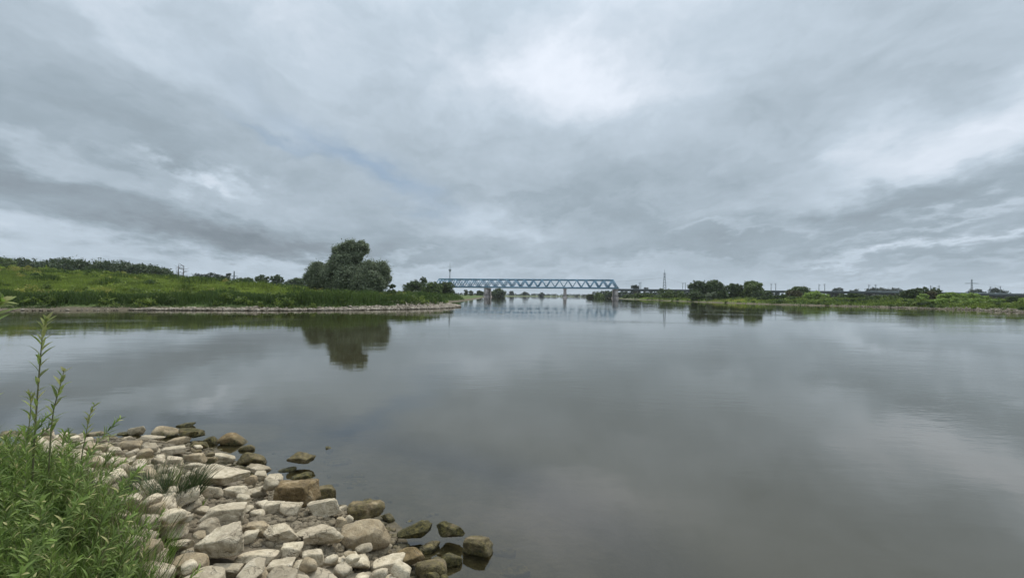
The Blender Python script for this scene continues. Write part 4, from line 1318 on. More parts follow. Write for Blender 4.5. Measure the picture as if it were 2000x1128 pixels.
HERO = [  # px, py, w, h, tone, kind, rot, water, label, short name used by neighbours
    (714, 1048, 94, 68, 'tan', 'round', 0.1, None, 'big tan rounded boulder with a brown-stained base at the waterline', 'the big tan boulder'),
    (581, 970, 82, 60, 'brown', 'block', 0.2, None, 'large brown boulder with a pale worn patch, sitting high on the heap', 'the large brown boulder'),
    (437, 1068, 88, 70, 'pale', 'block', 0.1, None, 'large square-faced cream block in the lower part of the heap', 'the large square cream block'),
    (416, 928, 122, 40, 'pale', 'block', -0.05, None, 'widest pale slab with a ridged top, behind the dark grass tuft', 'the widest pale slab'),
    (437, 1009, 78, 46, 'pale', 'block', 0.3, None, 'broad slanting pale slab above the large square block', 'the slanting pale slab'),
    (503, 1088, 76, 38, 'white', 'wedge', 0.25, None, 'long pointed pale stone right of the large square block', 'the long pointed stone'),
    (551, 1041, 62, 42, 'white', 'block', 0.3, None, 'pale block with a dark hollow in its side', 'the hollowed block'),
    (633, 1000, 62, 48, 'pale', 'block', 0.5, None, 'clean pale block between the brown and the big tan boulder', 'the clean pale block'),
    (633, 1044, 74, 48, 'pale', 'block', 0.35, None, 'triangular-topped pale block left of the big tan boulder', 'the triangular block'),
    (689, 1089, 74, 32, 'white', 'round', 0.0, None, 'white lens-shaped stone below the big tan boulder', 'the white lens-shaped stone'),
    (756, 1106, 72, 50, 'white', 'block', 0.1, None, 'large whitish block at the lower right end of the heap', 'the large whitish block'),
    (743, 1071, 44, 28, 'pale', 'wedge', 0.2, None, 'small pale wedge leaning between the tan boulder and the whitish block', 'the small pale wedge'),
    (716, 998, 70, 42, 'olive', 'block', 0.1, 0.27, 'mossy olive block standing in the water behind the big tan boulder', 'the mossy olive block'),
    (810, 1035, 68, 42, 'dark', 'wedge', 0.2, 0.20, 'dark mossy wedge in the shallow water, widest of the row', 'the widest dark wedge'),
    (880, 1034, 56, 36, 'dark', 'wedge', -0.2, 0.17, 'dark mossy peaked stone in the water, middle of the row', 'the peaked dark stone'),
    (936, 1062, 58, 50, 'olive', 'block', -0.35, 0.14, 'grey-topped mossy block farthest out in the water', 'the outermost block'),
    (881, 1092, 42, 36, 'dark', 'wedge', 0.6, 0.08, 'small dark triangular stone below the peaked one in the water', 'the small dark triangle'),
    (838, 1070, 50, 26, 'olive', 'round', 0.4, 0.06, 'low mossy stone barely above the water behind the brown-green pair', 'the low mossy stone'),
    (800, 1090, 52, 42, 'brown', 'block', 0.5, 0.20, 'brown-green angular stone right of the whitish block', 'the brown-green stone'),
    (842, 1114, 62, 52, 'olive', 'round', 0.2, 0.20, 'moss-covered yellow-green stone at the bottom of the heap by the water', 'the yellow-green stone'),
    (588, 894, 52, 26, 'olive', 'block', 0.0, 0.20, 'flat-topped dark stone standing alone in the water', 'the lone flat-topped stone'),
    (590, 932, 42, 26, 'dark', 'block', 0.1, 0.16, 'dark wet stone between the lone one and the brown boulder', 'the dark wet stone'),
    (634, 962, 48, 32, 'olive', 'block', 0.2, 0.16, 'mossy stone in the water right behind the brown boulder', 'the mossy stone behind the brown boulder'),
    (560, 918, 36, 14, 'dark', 'round', 0.3, 0.03, 'flat dark stone just breaking the surface left of the lone flat-topped one', 'the flat dark stone'),
    (457, 860, 54, 34, 'brown', 'round', 0.0, None, 'round brown-topped boulder at the water edge', 'the round brown-topped boulder'),
    (322, 845, 46, 30, 'tan', 'round', 0.2, None, 'tan stone with a white tip at the far edge of the heap', 'the white-tipped stone'),
    (372, 843, 52, 16, 'dark', 'block', -0.15, 0.16, 'nearly black flat stone at the far water edge', 'the black flat stone'),
    (364, 829, 36, 8, 'dark', 'wedge', 0.1, 0.05, 'thin dark slab farthest out at the far water edge', 'the thin dark slab'),
    (410, 862, 28, 24, 'dark', 'block', 0.2, None, 'small dark stone with a white cap between the black flat stone and the round boulder', 'the white-capped dark stone'),
    (491, 899, 58, 34, 'olive', 'round', 0.1, None, 'moss-brown rounded stone below the round brown-topped boulder', 'the moss-brown stone'),
    (482, 876, 34, 18, 'olive', 'round', 0.1, None, 'small mossy stone tucked under the round brown-topped boulder', 'the small mossy stone'),
    (378, 897, 54, 28, 'tan', 'block', -0.2, None, 'olive-tan slab sloping to the right behind the widest pale slab', 'the olive-tan slab'),
    (346, 866, 48, 18, 'tan', 'block', 0.0, None, 'flat cream stone in front of the white-tipped one', 'the flat cream stone'),
    (343, 883, 50, 20, 'pale', 'block', 0.1, None, 'broad pale stone behind the olive-tan slab', 'the broad pale stone'),
    (440, 896, 46, 24, 'pale', 'block', 0.0, None, 'pale stone beside the moss-brown one', 'the pale stone by the moss'),
    (462, 964, 56, 32, 'pale', 'block', -0.2, None, 'brick-shaped cream block below the widest slab', 'the brick-shaped block'),
    (410, 962, 52, 36, 'pale', 'round', 0.1, None, 'rounded cream boulder left of the brick-shaped block', 'the rounded cream boulder'),
    (503, 967, 36, 28, 'grey', 'block', 0.4, None, 'crumbling grey stone right of the brick-shaped block', 'the crumbling grey stone'),
    (537, 1004, 40, 36, 'pale', 'block', 0.4, None, 'rough pale stone below and left of the brown boulder', 'the rough pale stone'),
    (568, 1010, 42, 34, 'pale', 'block', 0.2, None, 'squarish pale stone directly under the brown boulder', 'the squarish stone'),
    (502, 1012, 30, 18, 'white', 'round', 0.1, None, 'small white oval stone in the middle of the heap', 'the small white oval'),
    (602, 1025, 50, 24, 'pale', 'wedge', -0.1, None, 'low flat pale stone below the clean pale block', 'the low flat stone'),
    (502, 1036, 58, 36, 'tan', 'block', -0.2, None, 'cream slab leaning left of the hollowed block', 'the leaning cream slab'),
    (488, 1049, 32, 30, 'pale', 'block', 0.5, None, 'small upright pale block right of the large square block', 'the small upright block'),
    (570, 1075, 40, 38, 'white', 'block', 0.4, None, 'white chunky stone below the hollowed block', 'the white chunk'),
    (611, 1090, 42, 46, 'pale', 'block', 0.3, None, 'tall pale block left of the white lens-shaped stone', 'the tall pale block'),
    (544, 1108, 60, 46, 'pale', 'block', 0.2, None, 'large pale stone at the bottom edge below the long pointed one', 'the large bottom stone'),
    (585, 1112, 30, 36, 'white', 'wedge', 0.2, None, 'narrow white stone at the bottom between two larger blocks', 'the narrow white stone'),
    (402, 1038, 42, 38, 'grey', 'round', 0.1, None, 'rounded greyish stone above the large square block', 'the rounded greyish stone'),
    (346, 1064, 60, 26, 'pale', 'wedge', 0.2, None, 'long flat pale stone at the edge of the green plants', 'the long flat stone'),
    (375, 1081, 38, 24, 'pale', 'block', 0.0, None, 'small pale block below the long flat stone', 'the small pale block'),
    (372, 1107, 68, 46, 'tan', 'block', 0.1, None, 'large cream block at the bottom left of the heap', 'the bottom left block'),
    (442, 1115, 60, 34, 'grey', 'block', 0.0, None, 'greyish flat-topped block at the bottom below the large square one', 'the greyish bottom block'),
    (325, 1117, 32, 30, 'grey', 'block', 0.2, None, 'small grey stone beside the plants at the bottom edge', 'the small grey stone'),
    (535, 936, 36, 24, 'white', 'block', 0.2, None, 'white stone left behind the brown boulder', 'the white stone'),
    (509, 930, 26, 26, 'pale', 'block', 0.7, None, 'small split pale stone beside the white stone', 'the small split stone'),
    (489, 942, 26, 28, 'tan', 'wedge', 0.3, None, 'small upright cream wedge right of the widest slab', 'the small upright wedge'),
    (503, 917, 52, 22, 'pale', 'block', -0.3, None, 'slanting pale stone below the moss-brown one', 'the slanting stone'),
    (547, 950, 42, 16, 'white', 'wedge', 0.1, None, 'thin white slab touching the left side of the brown boulder', 'the thin white slab'),
    (238, 864, 38, 24, 'pale', 'round', 0.2, None, 'smooth pale stone at the far left edge of the heap', 'the smooth pale stone'),
    (265, 849, 30, 20, 'pale', 'round', 0.2, None, 'small cream stone left of the white-tipped one', 'the small cream stone'),
    (296, 861, 52, 18, 'pale', 'block', 0.0, None, 'flat triangular pale stone left of the flat cream one', 'the flat triangular stone'),
    (256, 878, 48, 22, 'tan', 'round', 0.1, None, 'cream stone below the smooth pale one', 'the cream stone on the left'),
    (262, 892, 62, 18, 'pale', 'block', 0.1, None, 'long low pale stone below the cream one on the left', 'the long low stone'),
    (187, 850, 38, 22, 'tan', 'round', 0.3, None, 'tan stone at the water edge behind the shortest tall stem', 'the tan stone by the stems'),
    (120, 853, 60, 16, 'pale', 'block', 0.1, None, 'flat pale stone at the water edge between the tall stems', 'the flat stone between the stems'),
    (30, 850, 66, 18, 'tan', 'block', 0.1, None, 'flat cream stone at the water edge at the far left', 'the flat stone at the far left'),
    (340, 903, 32, 18, 'white', 'block', 0.1, None, 'white pitted stone left of the olive-tan slab', 'the white pitted stone'),
    (383, 914, 34, 18, 'pale', 'round', 0.1, None, 'small pale stone just above the widest slab', 'the small pale stone'),
    (247, 848, 32, 8, 'dark', 'wedge', 0.2, 0.06, 'thin dark stone at the water edge behind the small cream one', 'the thin dark stone'),
    (395, 1000, 30, 22, 'pale', 'block', 0.4, None, 'small pale stone left of the slanting pale slab', 'the small stone by the slab'),
    (667, 1024, 22, 30, 'tan', 'wedge', 0.4, None, 'narrow cream stone squeezed in behind the big tan boulder', 'the narrow cream stone'),
]
for i, hst in sorted(enumerate(HERO), key=lambda t: t[1][2] * (t[1][7] is None)):
    px, py, w, h, tone, kind, rot, wat, lab, short = hst
    put_stone(px, py, w, h, tone, kind, lab, short, seed=i, rot=rot, water=wat, pct=90 if w > 76 else (80 if w > 60 else 66))
# stones lying under the surface
for i, (px, py, w, fl, lab) in enumerate(((652, 908, 70, 0.16, 'pale slab lying under the water right of the lone flat-topped stone'),
                                          (643, 878, 16, 0.12, 'tiny dark stone tip out in the open water'),
                                          (930, 1112, 60, 0.14, 'drowned slab under the water below the outermost block'),
                                          (985, 1085, 46, 0.12, 'drowned stone right of the outermost block'),
                                          (905, 1062, 40, 0.10, 'drowned stone between the peaked dark stone and the outermost block'),
                                          (760, 985, 54, 0.12, 'drowned stone out in the shallows beyond the mossy olive block'),
                                          (690, 930, 44, 0.10, 'drowned stone right of the mossy stone behind the brown boulder'),
                                          (560, 893, 40, 0.10, 'drowned stone just left of the lone flat-topped one'),
                                          (1000, 1122, 70, 0.12, 'drowned slab farthest out at the bottom of the view'),
                                          (845, 1012, 50, 0.10, 'drowned flat stone behind the row of dark wedges'),
                                          (700, 945, 60, 0.10, 'drowned pale stone out from the mossy olive block'))):
    put_stone(px, py, w, 30, 'dark' if w < 20 else 'tan', 'round', lab, seed=300 + i, rot=0.2, water=0.03 if w < 20 else -0.05, flat=fl)


def fillers():
    rng = np.random.default_rng(77)
    want, tries, made = 208, 0, 0
    label_count = {}
    while made < want and tries < 14000:
        tries += 1
        big = made < 90
        px, py = rng.uniform(-10, 880), rng.uniform(838, 1160)
        zz = 0.15
        for _ in range(3):
            p = at_z(px, py, zz)
            h0, dn, _, _ = terrain(p.x, p.y, True)
            zz = float(h0[0]) + 0.08
        dn = float(dn[0])
        if dn < (-0.25 if rng.uniform() < 0.1 else 0.03) or dn > 5.2: continue
        if px > 765 and py < 1110: continue
        if px < np.interp(py, [900, 940, 1000, 1060, 1128, 1420], [60, 170, 225, 255, 285, 320]) - 15: continue
        wm = rng.uniform(0.15, 0.26) if big else rng.uniform(0.09, 0.17)
        wf = wm / p.y * F
        if any(((px - S_[0]) / (0.46 * S_[2] + 0.30 * wf)) ** 2 + ((py - S_[1]) / (0.46 * S_[6] + 0.28 * wf)) ** 2 < 1 for S_ in STONES[:len(HERO)]): continue
        ix, iy = int((p.x - GX0) / GS), int((p.y - GY0) / GS)
        k = max(1, int(wm * 0.3 / GS))
        patch = (HM - HM0)[max(0, ix - k):ix + k + 1, max(0, iy - k):iy + k + 1]
        if patch.size == 0 or patch.mean() > (0.12 if big else 0.16): continue
        dims = (wm, wm * rng.uniform(0.6, 0.95), wm * rng.uniform(0.35, 0.7))
        kind = rng.choice(['block', 'block', 'wedge', 'round'])
        P, Fq = stone_shape(rng, dims, 4 if wm > 0.16 else 3, kind=kind)
        a = rng.uniform(0, 6.28)
        c, s = math.cos(a), math.sin(a)
        P = P @ np.array([[c, s, 0], [-s, c, 0], [0, 0, 1]])
        tl = rng.uniform(-0.4, 0.4)
        P = P @ np.array([[math.cos(tl), 0, math.sin(tl)], [0, 1, 0], [-math.sin(tl), 0, math.cos(tl)]])
        z = settle(P, p.x, p.y, 70)
        if z > h0[0] + 0.36: continue
        stamp(P, p.x, p.y, z)
        me = mesh_np('rock', P, Fq, M['rock'], True)
        o = link('rock', me, None, (p.x, p.y, z))
        u = rng.uniform()
        if dn < (0.45 if -6.4 < p.x < -3.4 else 0.15): tone, tv = ('dark', (0.8, 0.9, 0.4))
        elif dn < (0.9 if -6.4 < p.x < -3.4 else 0.5) and u < 0.6: tone, tv = ('mossy brown', (0.7, 0.6, 0.6))
        elif u < 0.13: tone, tv = ('tan', (0.5, 0.05, 0.75))
        elif u < 0.26: tone, tv = ('greyish', (0.15, 0, 0.32))
        elif u < 0.8: tone, tv = ('pale', (0, 0, 0.7 + rng.uniform(-.15, .1)))
        else: tone, tv = ('whitish', (0, 0, 0.95))
        o.color = (*tv, 1)
        qx, qy = px_of((p.x, p.y, z))
        best = min(STONES[:len(HERO)], key=lambda S_: math.hypot((S_[0] - qx), (S_[1] - qy) * 1.4) - S_[2] * 0.4)
        dx, dy = qx - best[0], (qy - best[1]) * 1.6
        rel = ('right of' if dx > 0 else 'left of') if abs(dx) > abs(dy) else ('in front of' if dy > 0 else 'behind')
        size = 'medium' if wm > 0.21 else ('small' if wm > 0.13 else 'tiny')
        shp = {'block': 'angular', 'wedge': 'wedge-shaped', 'round': 'rounded'}[str(kind)]
        lab = f'{size} {tone} {shp} stone {rel} {best[3]}'
        tag(o, lab, 'rock', 'loose stones of the rubble bank')
        made += 1


fillers()


def rubble():
    """broken stone chips between the stones and the rubble strip along the other bank"""
    rng = np.random.default_rng(9)
    protos = [stone_shape(rng, (1, rng.uniform(.6, .95), rng.uniform(.4, .8)), 2, kind='block') for _ in range(10)]
    VV, FF, nb = [], [], 0
    n = 5000
    pts = np.array([at_z(a, b, 0.1)[:2] for a, b in zip(rng.uniform(-40, 860, n), rng.uniform(836, 1160, n))])
    h0, dn, _, _ = terrain(pts[:, 0], pts[:, 1], True)
    for (x, y), hh, d in zip(pts, h0, dn):
        if d < -0.6 or d > 5.5 or (d < 0.1 and rng.uniform() < 0.93): continue
        P, Fq = protos[rng.integers(10)]
        s = rng.uniform(0.03, 0.09)
        a = rng.uniform(0, 6.28)
        c, q = math.cos(a), math.sin(a)
        Q = (P * s) @ np.array([[c, q, 0], [-q, c, 0], [0, 0, 1]])
        VV.append(Q + np.array([x, y, hh + s * 0.02])); FF.append(Fq + nb); nb += len(P)
    o = link('gravel', mesh_np('gravel', np.concatenate(VV), np.concatenate(FF), M['rock'], False))
    o.color = (0.3, 0.1, 0.02, 1)  # chips coloured very dark, standing in for shade in the gaps between stones
    tag(o, 'broken stone chips filling the gaps of the rubble bank', 'gravel', kind='stuff')
    protos = [stone_shape(rng, (1, rng.uniform(.6, .95), rng.uniform(.4, .8)), 1, kind='block') for _ in range(10)]
    VV, FF, nb = [], [], 0
    n = 60000
    px = np.where(rng.uniform(0, 1, n) < 0.93, rng.uniform(255, 900, n), rng.uniform(20, 300, n))
    d = rng.uniform(50, 100, n)
    x, y = (px - 1000) / F * d, d
    h0, dn, dl, _ = terrain(x, y, True)
    wmax = np.interp(px, [20, 280, 500, 700, 800, 900], [0.5, 1.3, 1.6, 2.1, 4.2, 9])
    wmax = wmax * (1 + 0.75 * n2d(x, y, 0.35, 61)) + 0.3 * n2d(x, y, 1.1, 62)
    k = (dl > -0.3) & (dl < wmax * rng.uniform(0.3, 1, n))
    cand = list(zip(px[k], x[k], y[k], h0[k]))[:3800]
    n = 60000
    px = rng.uniform(1650, 2250, n)
    d = rng.uniform(80, 150, n)
    x, y = (px - 1000) / F * d, d
    h0, dn, dl, dr = terrain(x, y, True)
    k = (dr > -0.3) & (dr < np.interp(px, [1650, 1850, 1950, 2100], [0.6, 1.2, 3.5, 6]) * rng.uniform(0.3, 1, n))
    cand += list(zip(px[k], x[k], y[k], h0[k]))[:700]
    for px_, x_, y_, h_ in cand:
        P, Fq = protos[rng.integers(10)]
        s = rng.uniform(0.16, 0.52) * (0.7 if px_ < 280 else 1)
        a = rng.uniform(0, 6.28)
        c, q = math.cos(a), math.sin(a)
        Q = (P * s) @ np.array([[c, q, 0], [-q, c, 0], [0, 0, 1]])
        VV.append(Q + np.array([x_, y_, max(h_, 0) + s * rng.uniform(0.1, 0.35)])); FF.append(Fq + nb); nb += len(P)
    o = link('shore_rubble', mesh_np('shore_rubble', np.concatenate(VV), np.concatenate(FF), M['far_rock'], False))
    tag(o, 'strip of pale rubble stones along the waterline of the other bank', 'rubble', kind='stuff')


def far_rock():
    m, k, b = new_mat('far_limestone')
    pos = k.new('ShaderNodeNewGeometry').outputs['Position']
    n = k.noise(pos, 1.7, 4, 0.6)
    c = k.ramp(n, [(0.3, (0.10, 0.08, 0.055)), (0.5, (0.24, 0.20, 0.15)), (0.7, (0.44, 0.385, 0.305))])
    sp = k.new('ShaderNodeSeparateXYZ'); k.l.new(pos, sp.inputs[0])
    c = k.mix(k.smooth(sp.outputs[2], 0.02, 0.12, 0.75, 0), c, (0.07, 0.055, 0.035))
    k.l.new(c, b.inputs['Base Color'])
    b.inputs['Roughness'].default_value = 0.9
    return m


M['far_rock'] = far_rock()
rubble()

# ------------------------------------------------------------------ foreground plants


def leaf_blade(base, d, L, w, curl, side, segs=4):
    """narrow pointed leaf as a bent strip with a folded midrib: returns verts, faces"""
    d = d / (np.linalg.norm(d) + 1e-9)
    s = np.cross(d, side); s /= np.linalg.norm(s) + 1e-9
    nrm = np.cross(s, d)
    V = []
    for i in range(segs + 1):
        t = i / segs
        c = base + d * L * t + nrm * (-curl * L * t * t)
        ww = w * (math.sin(math.pi * min(1, t * 0.94 + 0.05)) ** 0.8)
        V += [c - s * ww / 2 + nrm * ww * 0.18, c, c + s * ww / 2 + nrm * ww * 0.18]
    Fq = []
    for i in range(segs):
        for j in (0, 1):
            q = i * 3 + j
            Fq.append((q, q + 1, q + 4, q + 3))
    return V, Fq


def shoot_mesh(path, rng, nleaf, L0, w0, start=0.1, tip=1.0, rad=0.004, spread=0.9, droop=0.25, yel=0.08):
    """path: points of the stem; returns (stem mesh builder, leaf mesh data)"""
    path = [Vector(p) for p in path]
    fine = []
    for i in range(len(path) - 1):
        p0, p1, p2, p3 = path[max(0, i - 1)], path[i], path[i + 1], path[min(len(path) - 1, i + 2)]
        for j in range(5):
            t = j / 5
            fine.append(0.5 * ((2 * p1) + (p2 - p0) * t + (2 * p0 - 5 * p1 + 4 * p2 - p3) * t * t + (3 * p1 - p0 - 3 * p2 + p3) * t ** 3))
    fine.append(path[-1])
    n = len(fine)
    mb = MB()
    mb.tube(fine, [rad * (1.15 - 0.85 * i / (n - 1)) for i in range(n)], 5)
    VV, FF, TT, nb = [], [], [], 0
    ga = rng.uniform(0, 6.28)
    for kf in range(nleaf):
        t = start + (tip - start) * (kf + rng.uniform(0, 0.8)) / nleaf
        t = min(t, 0.999)
        f = t * (n - 1)
        i = int(f)
        p = fine[i].lerp(fine[min(n - 1, i + 1)], f - i)
        ax = np.array((fine[min(n - 1, i + 1)] - fine[max(0, i - 1)]).normalized())
        ga += 2.4 + rng.uniform(-0.3, 0.3)
        u = np.cross(ax, (0.3, 0.8, 0.1)); u /= np.linalg.norm(u)
        v = np.cross(ax, u)
        out = u * math.cos(ga) + v * math.sin(ga)
        sp = spread * rng.uniform(0.7, 1.25) * (1.1 - 0.5 * t)
        d = ax * math.cos(sp) + out * math.sin(sp)
        L = L0 * rng.uniform(0.65, 1.15) * (1.0 - 0.45 * max(0, t - 0.7) / 0.3)
        V, Fq = leaf_blade(np.array(p), d, L, w0 * rng.uniform(0.8, 1.2), droop * rng.uniform(0.2, 1.8), ax + 0.001)
        VV += V
        FF += [tuple(nb + q for q in fc) for fc in Fq]
        tcol = (rng.uniform(0, 1) * 0.7 + 0.3 * t, rng.uniform(0, 1), yel * rng.uniform(0, 2) * (0.4 + t))
        if rng.uniform() < 0.035: tcol = (1, 1, 1)
        TT += [tcol] * len(V)
        nb += len(V)
    return mb, (np.array(VV), np.array(FF), np.clip(np.array(TT), 0, 1))


def make_shoot(name, label, cat, base, path, rng, nleaf, L0, w0, group=None, **kw):
    root = thing(name, label, cat, base, group)
    mb, (V, Fq, T) = shoot_mesh(path, rng, nleaf, L0, w0, **kw)
    mb.build('stem', M['stem'], root, smooth=True)
    link('leaves', mesh_np('leaves', V, Fq, M['shoot'], True, T), root)
    return root


rngp = np.random.default_rng(14)


def px_stem(pts, Y, label, nleaf, L0, w0, **kw):
    P = [at_y(x, y, Y + dy) for x, y, dy in pts]
    g = gz(P[0].x, P[0].y)
    base = Vector((P[0].x, P[0].y, g - 0.02))
    P = [base] + P[1:]
    return make_shoot('willow_shoot', label, 'willow shoot', base, [p - base for p in P], rngp, nleaf, L0, w0, group='tall leafy stems above the river', yel=0.3, **kw)


px_stem([(62, 960, 0), (66, 880, 0), (72, 790, .02), (79, 700, 0), (84, 650, .02), (92, 622, 0)], 3.1, 'tallest stem with narrow leaves, reaching up against the opposite bank', 46, 0.105, 0.021, start=0.12, rad=0.0065, spread=0.6)
px_stem([(92, 950, 0), (98, 870, 0), (105, 800, .02), (116, 760, 0), (125, 722, 0)], 3.15, 'middle-height leafy stem right beside the tallest one', 26, 0.095, 0.021, start=0.15, rad=0.0048, spread=0.6)
px_stem([(150, 960, 0), (160, 890, 0), (168, 850, 0), (174, 815, .02), (184, 790, 0)], 3.3, 'shortest of the three tall stems with a small round bud tip', 20, 0.085, 0.015, start=0.15, rad=0.0042, spread=0.7)
px_stem([(44, 970, 0), (52, 880, 0), (60, 800, .02), (58, 770, 0)], 3.0, 'short leafy stem left of the tallest one', 22, 0.09, 0.015, start=0.1, rad=0.0042, spread=0.6)
px_stem([(-50, 960, 0), (-42, 780, 0), (-36, 680, .02), (-18, 612, 0), (2, 588, 0)], 2.2, 'leafy branch tips poking in at the left edge above the water', 60, 0.105, 0.02, start=0.1, rad=0.006, spread=0.8)
px_stem([(-70, 960, 0), (-62, 880, 0), (-50, 800, .02), (-24, 745, 0)], 2.0, 'lower leaf tips poking in at the left edge over the water', 30, 0.10, 0.015, start=0.1, rad=0.004, spread=0.9)
px_stem([(205, 930, 0), (208, 890, 0), (212, 862, .02), (216, 846, 0)], 3.6, 'very small thin stem with two leaves in front of the cream stones', 9, 0.06, 0.012, start=0.3, rad=0.0025, spread=1.0)


def thicket():
    """waist-high willow regrowth at the lower left: a few builds, copied plant by plant"""
    rng = np.random.default_rng(15)
    protos = []
    for i in range(10):
        hgt = rng.uniform(0.5, 0.78)
        lean = rng.normal(size=2) * 0.10
        path = [(0, 0, -0.02), (lean[0] * .3, lean[1] * .3, hgt * .35), (lean[0] * .8, lean[1] * .8, hgt * .7), (lean[0] * 1.6, lean[1] * 1.6, hgt)]
        r = make_shoot('willow_shoot', 'x', 'willow shoot', (0, 0, 0), path, rng, int(rng.integers(58, 80)), 0.092, 0.0125, start=0.04, rad=0.0032, spread=0.75, droop=0.35)
        protos.append(r)
    n, tries = 0, 0
    while n < 240 and tries < 9000:
        tries += 1
        px, py = rng.uniform(-60, 300), rng.uniform(930, 1400)
        # outline of the clump in the ground plane
        p = at_z(px, py, 0.85)
        if p.y < 1.75 or p.y > 4.4: continue
        edge = np.interp(py, [930, 960, 1000, 1060, 1128, 1420], [150, 200, 235, 262, 288, 330])
        if px > edge: continue
        h, dn, _, _ = terrain(p.x, p.y, True)
        src = protos[n] if n < 10 else protos[rng.integers(10)]
        sc = rng.uniform(0.68, 1.0) * np.interp(px, [0, edge * 0.7, edge], [1.0, 0.9, 0.6]) * float(np.interp(p.y, [1.8, 3.0, 4.4], [0.85, 1.0, 0.8]))
        if n < 10: o = src
        else:
            o = src.copy(); COL.objects.link(o)
            for ch in list(src.children):
                c = ch.copy(); COL.objects.link(c); c.parent = o
        o.location = (p.x, p.y, float(h[0]) - 0.02)
        o.rotation_euler = (rng.normal() * 0.12, rng.normal() * 0.12 + 0.08, rng.uniform(0, 6.28))
        o.scale = (sc, sc, sc)
        row = 'front row' if p.y < 2.15 else ('second row' if p.y < 2.6 else ('middle' if p.y < 3.1 else ('rear' if p.y < 3.6 else 'far back edge')))
        col = 'outside the left edge' if px < 0 else ('below the tallest stem' if px < 90 else ('below the shortest tall stem' if px < 180 else 'towards the pale stones'))
        siz = 'low' if sc < 0.62 else ('medium' if sc < 0.82 else 'high')
        if px > edge - 40: lab = f'{siz} leafy willow shoot at the stony margin of the thicket, {row}'
        else: lab = f'{siz} leafy willow shoot in the thicket, {row}, {col}'
        tag(o, lab, 'willow shoot', 'willow shoots of the green thicket')
        n += 1


thicket()


def near_grass():
    rng = np.random.default_rng(16)
    # grass between the shoots and out onto the stones
    n = 36000
    px, py = rng.uniform(-100, 330, n), rng.uniform(880, 1420, n)
    s = (0.82 - H)
    X, Y = [], []
    for a, b in zip(px, py):
        p = at_z(a, b, 0.82); X.append(p.x); Y.append(p.y)
    X, Y = np.array(X), np.array(Y)
    h, dn, _, _ = terrain(X, Y, True)
    edge = np.interp(py, [880, 930, 1000, 1128, 1420], [120, 188, 240, 290, 330])
    pr = 1 / (1 + np.exp((px - edge + 30 * n2d(X, Y, 3.0, 3)) / 14))
    k = (rng.uniform(0, 1, n) < pr) & (Y > 1.5)
    X, Y, h = X[k], Y[k], h[k]
    n = len(X)
    VV, FF, TT, nb = [], [], [], 0
    for i in range(n):
        L = rng.uniform(0.10, 0.36)
        d = np.array([rng.normal() * 0.35, rng.normal() * 0.35, 1.0])
        V, Fq = leaf_blade(np.array([X[i], Y[i], h[i] - 0.01]), d, L, rng.uniform(0.003, 0.007), rng.uniform(0.05, 0.5), np.array([rng.normal(), rng.normal(), 0.01]), 3)
        VV += V; FF += [tuple(nb + q for q in fc) for fc in Fq]
        TT += [(rng.uniform(0, 1), rng.uniform(0, 1), 0.6 if rng.uniform() < 0.14 else 0.0)] * len(V)
        nb += len(V)
    o = link('grass', mesh_np('grass', np.array(VV), np.array(FF), M['shoot'], True, np.array(TT)))
    tag(o, 'fine green grass filling the ground under the willow shoots', 'grass', kind='stuff')


near_grass()


def seed_grass():
    rng = np.random.default_rng(61)
    VV, FF, TT, nb = [], [], [], 0
    n = 0
    while n < 800:
        px, py = rng.normal(215, 55), rng.uniform(905, 1180)
        if px > 312 or px < 60: continue
        p = at_z(px, py, 0.85)
        if p.y < 1.9: continue
        g = gz(p.x, p.y)
        n += 1
        L = rng.uniform(0.18, 0.46)
        d = np.array([rng.normal() * 0.4 + 0.15, rng.normal() * 0.35, 1.0])
        V, Fq = leaf_blade(np.array([p.x, p.y, g - 0.01]), d, L, rng.uniform(0.002, 0.005), rng.uniform(0.1, 0.7), np.array([rng.normal(), rng.normal(), 0.01]), 4)
        VV += V; FF += [tuple(nb + q for q in fc) for fc in Fq]
        TT += [(rng.uniform(0, 1), rng.uniform(0, 1), 0)] * len(V)
        nb += len(V)
    o = link('dry_grass', mesh_np('dry_grass', np.array(VV), np.array(FF), M['dry'], True, np.array(TT)))
    tag(o, 'dry straw-coloured grass stalks mixed into the stony side of the thicket', 'grass', kind='stuff')


seed_grass()


def tuft(px, py, label, n, L, mat, seed, spread=0.45, z=None, dark=1.0):
    rng = np.random.default_rng(seed)
    p = at_z(px, py, 0.5)
    p = at_z(px, py, gz(p.x, p.y))
    g = gz(p.x, p.y)
    VV, FF, TT, nb = [], [], [], 0
    for i in range(n):
        r = 0.10 * L / 0.35 * math.sqrt(rng.uniform())
        a = rng.uniform(0, 6.28)
        d = np.array([math.cos(a) * spread * rng.uniform(0, 1.4), math.sin(a) * spread * rng.uniform(0, 1.4), 1.0])
        V, Fq = leaf_blade(np.array([math.cos(a) * r, math.sin(a) * r, -0.02]), d, L * rng.uniform(0.5, 1.15), rng.uniform(0.003, 0.006), rng.uniform(0.1, 0.7), np.array([-math.sin(a), math.cos(a), 0.05]), 4)
        VV += V; FF += [tuple(nb + q for q in fc) for fc in Fq]
        TT += [(rng.uniform(0, 1) * dark, rng.uniform(0, 1) * dark, 0)] * len(V)
        nb += len(V)
    o = link('grass_tuft', mesh_np('grass_tuft', np.array(VV), np.array(FF), mat, True, np.array(TT)), None, (p.x, p.y, max(g, 0.3)))
    tag(o, label, 'grass tuft', 'grass tufts among the stones')


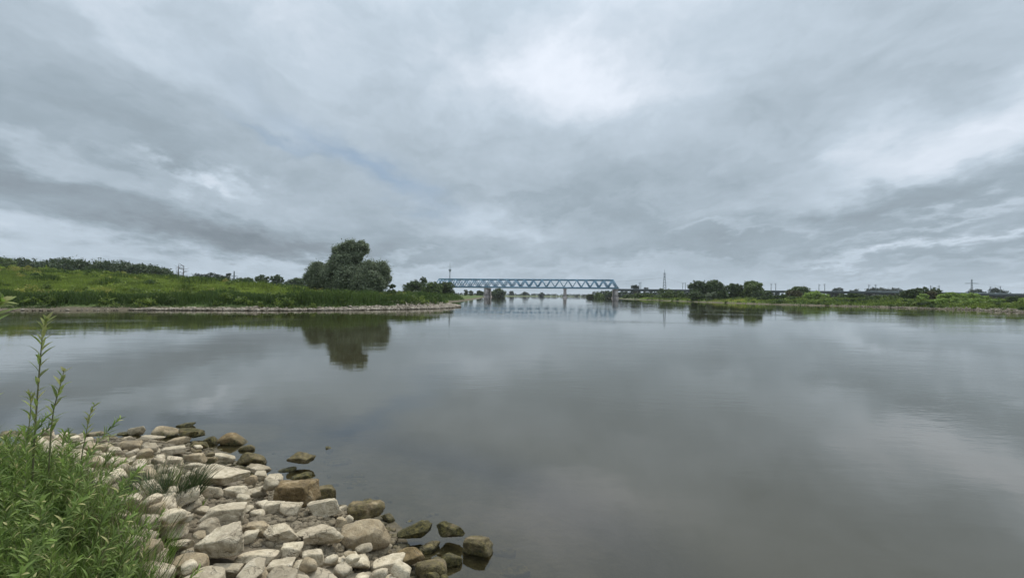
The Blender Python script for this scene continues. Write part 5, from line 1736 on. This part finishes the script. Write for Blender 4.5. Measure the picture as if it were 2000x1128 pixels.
tuft(330, 1002, 'dark green grass tuft among the stones left of the slanting pale slab', 1100, 0.42, M['dark'], 1, 0.62, None, 0.6)
tuft(345, 975, 'dry straw-coloured tuft behind the dark green tuft', 130, 0.30, M['dry'], 2)
tuft(300, 985, 'fresh green tuft at the left side of the dark tuft', 260, 0.34, M['shoot'], 3)
tuft(318, 960, 'faded dry tuft below the white pitted stone', 120, 0.26, M['dry'], 4)
tuft(292, 1120, 'grey-green tuft at the foot of the thicket by the small grey stone', 160, 0.24, M['shoot'], 5)
tuft(250, 940, 'green tuft at the edge of the pale stones on the left', 180, 0.24, M['shoot'], 6)
tuft(190, 915, 'thin green tuft in front of the cream stones', 140, 0.22, M['shoot'], 7)
tuft(388, 988, 'tiny green sprig between the pale slabs', 40, 0.10, M['shoot'], 8)
for i_, (x_, y_, lab_, n_, L_, m_) in enumerate((
        (215, 890, 'dry brown wisp between the cream stones at the left', 70, 0.16, 'dry'), (252, 905, 'pale dry wisp beside the long low pale stone', 80, 0.18, 'dry'),
        (175, 905, 'grey dry stalks behind the shortest tall stem', 90, 0.22, 'dry'), (282, 925, 'sparse green sprout left of the white pitted stone', 60, 0.14, 'shoot'),
        (150, 880, 'short green sprout near the tan stone at the water edge', 90, 0.16, 'shoot'), (305, 1040, 'dry straw at the margin of the thicket by the long flat stone', 120, 0.24, 'dry'),
        (300, 1095, 'green and bent tuft overhanging the small pale block', 140, 0.26, 'shoot'), (230, 960, 'dry yellow stalks standing in the edge of the thicket', 90, 0.3, 'dry'))):
    tuft(x_, y_, lab_, n_, L_, M[m_], 30 + i_)

# ------------------------------------------------------------------ air


def haze():
    mb = MB()
    mb.box(-7000, 7000, -7000, 7500, -3.6, 75)
    m = bpy.data.materials.new('haze')
    m.use_nodes = True
    nt = m.node_tree
    nt.nodes.remove(nt.nodes['Principled BSDF'])
    v = nt.nodes.new('ShaderNodeVolumePrincipled')
    v.inputs['Color'].default_value = (0.86, 0.92, 0.97, 1)
    v.inputs['Density'].default_value = 0.00009
    v.inputs['Anisotropy'].default_value = 0.2
    nt.links.new(v.outputs[0], nt.nodes['Material Output'].inputs['Volume'])
    o = mb.build('haze', m)
    tag(o, kind='stuff')


haze()
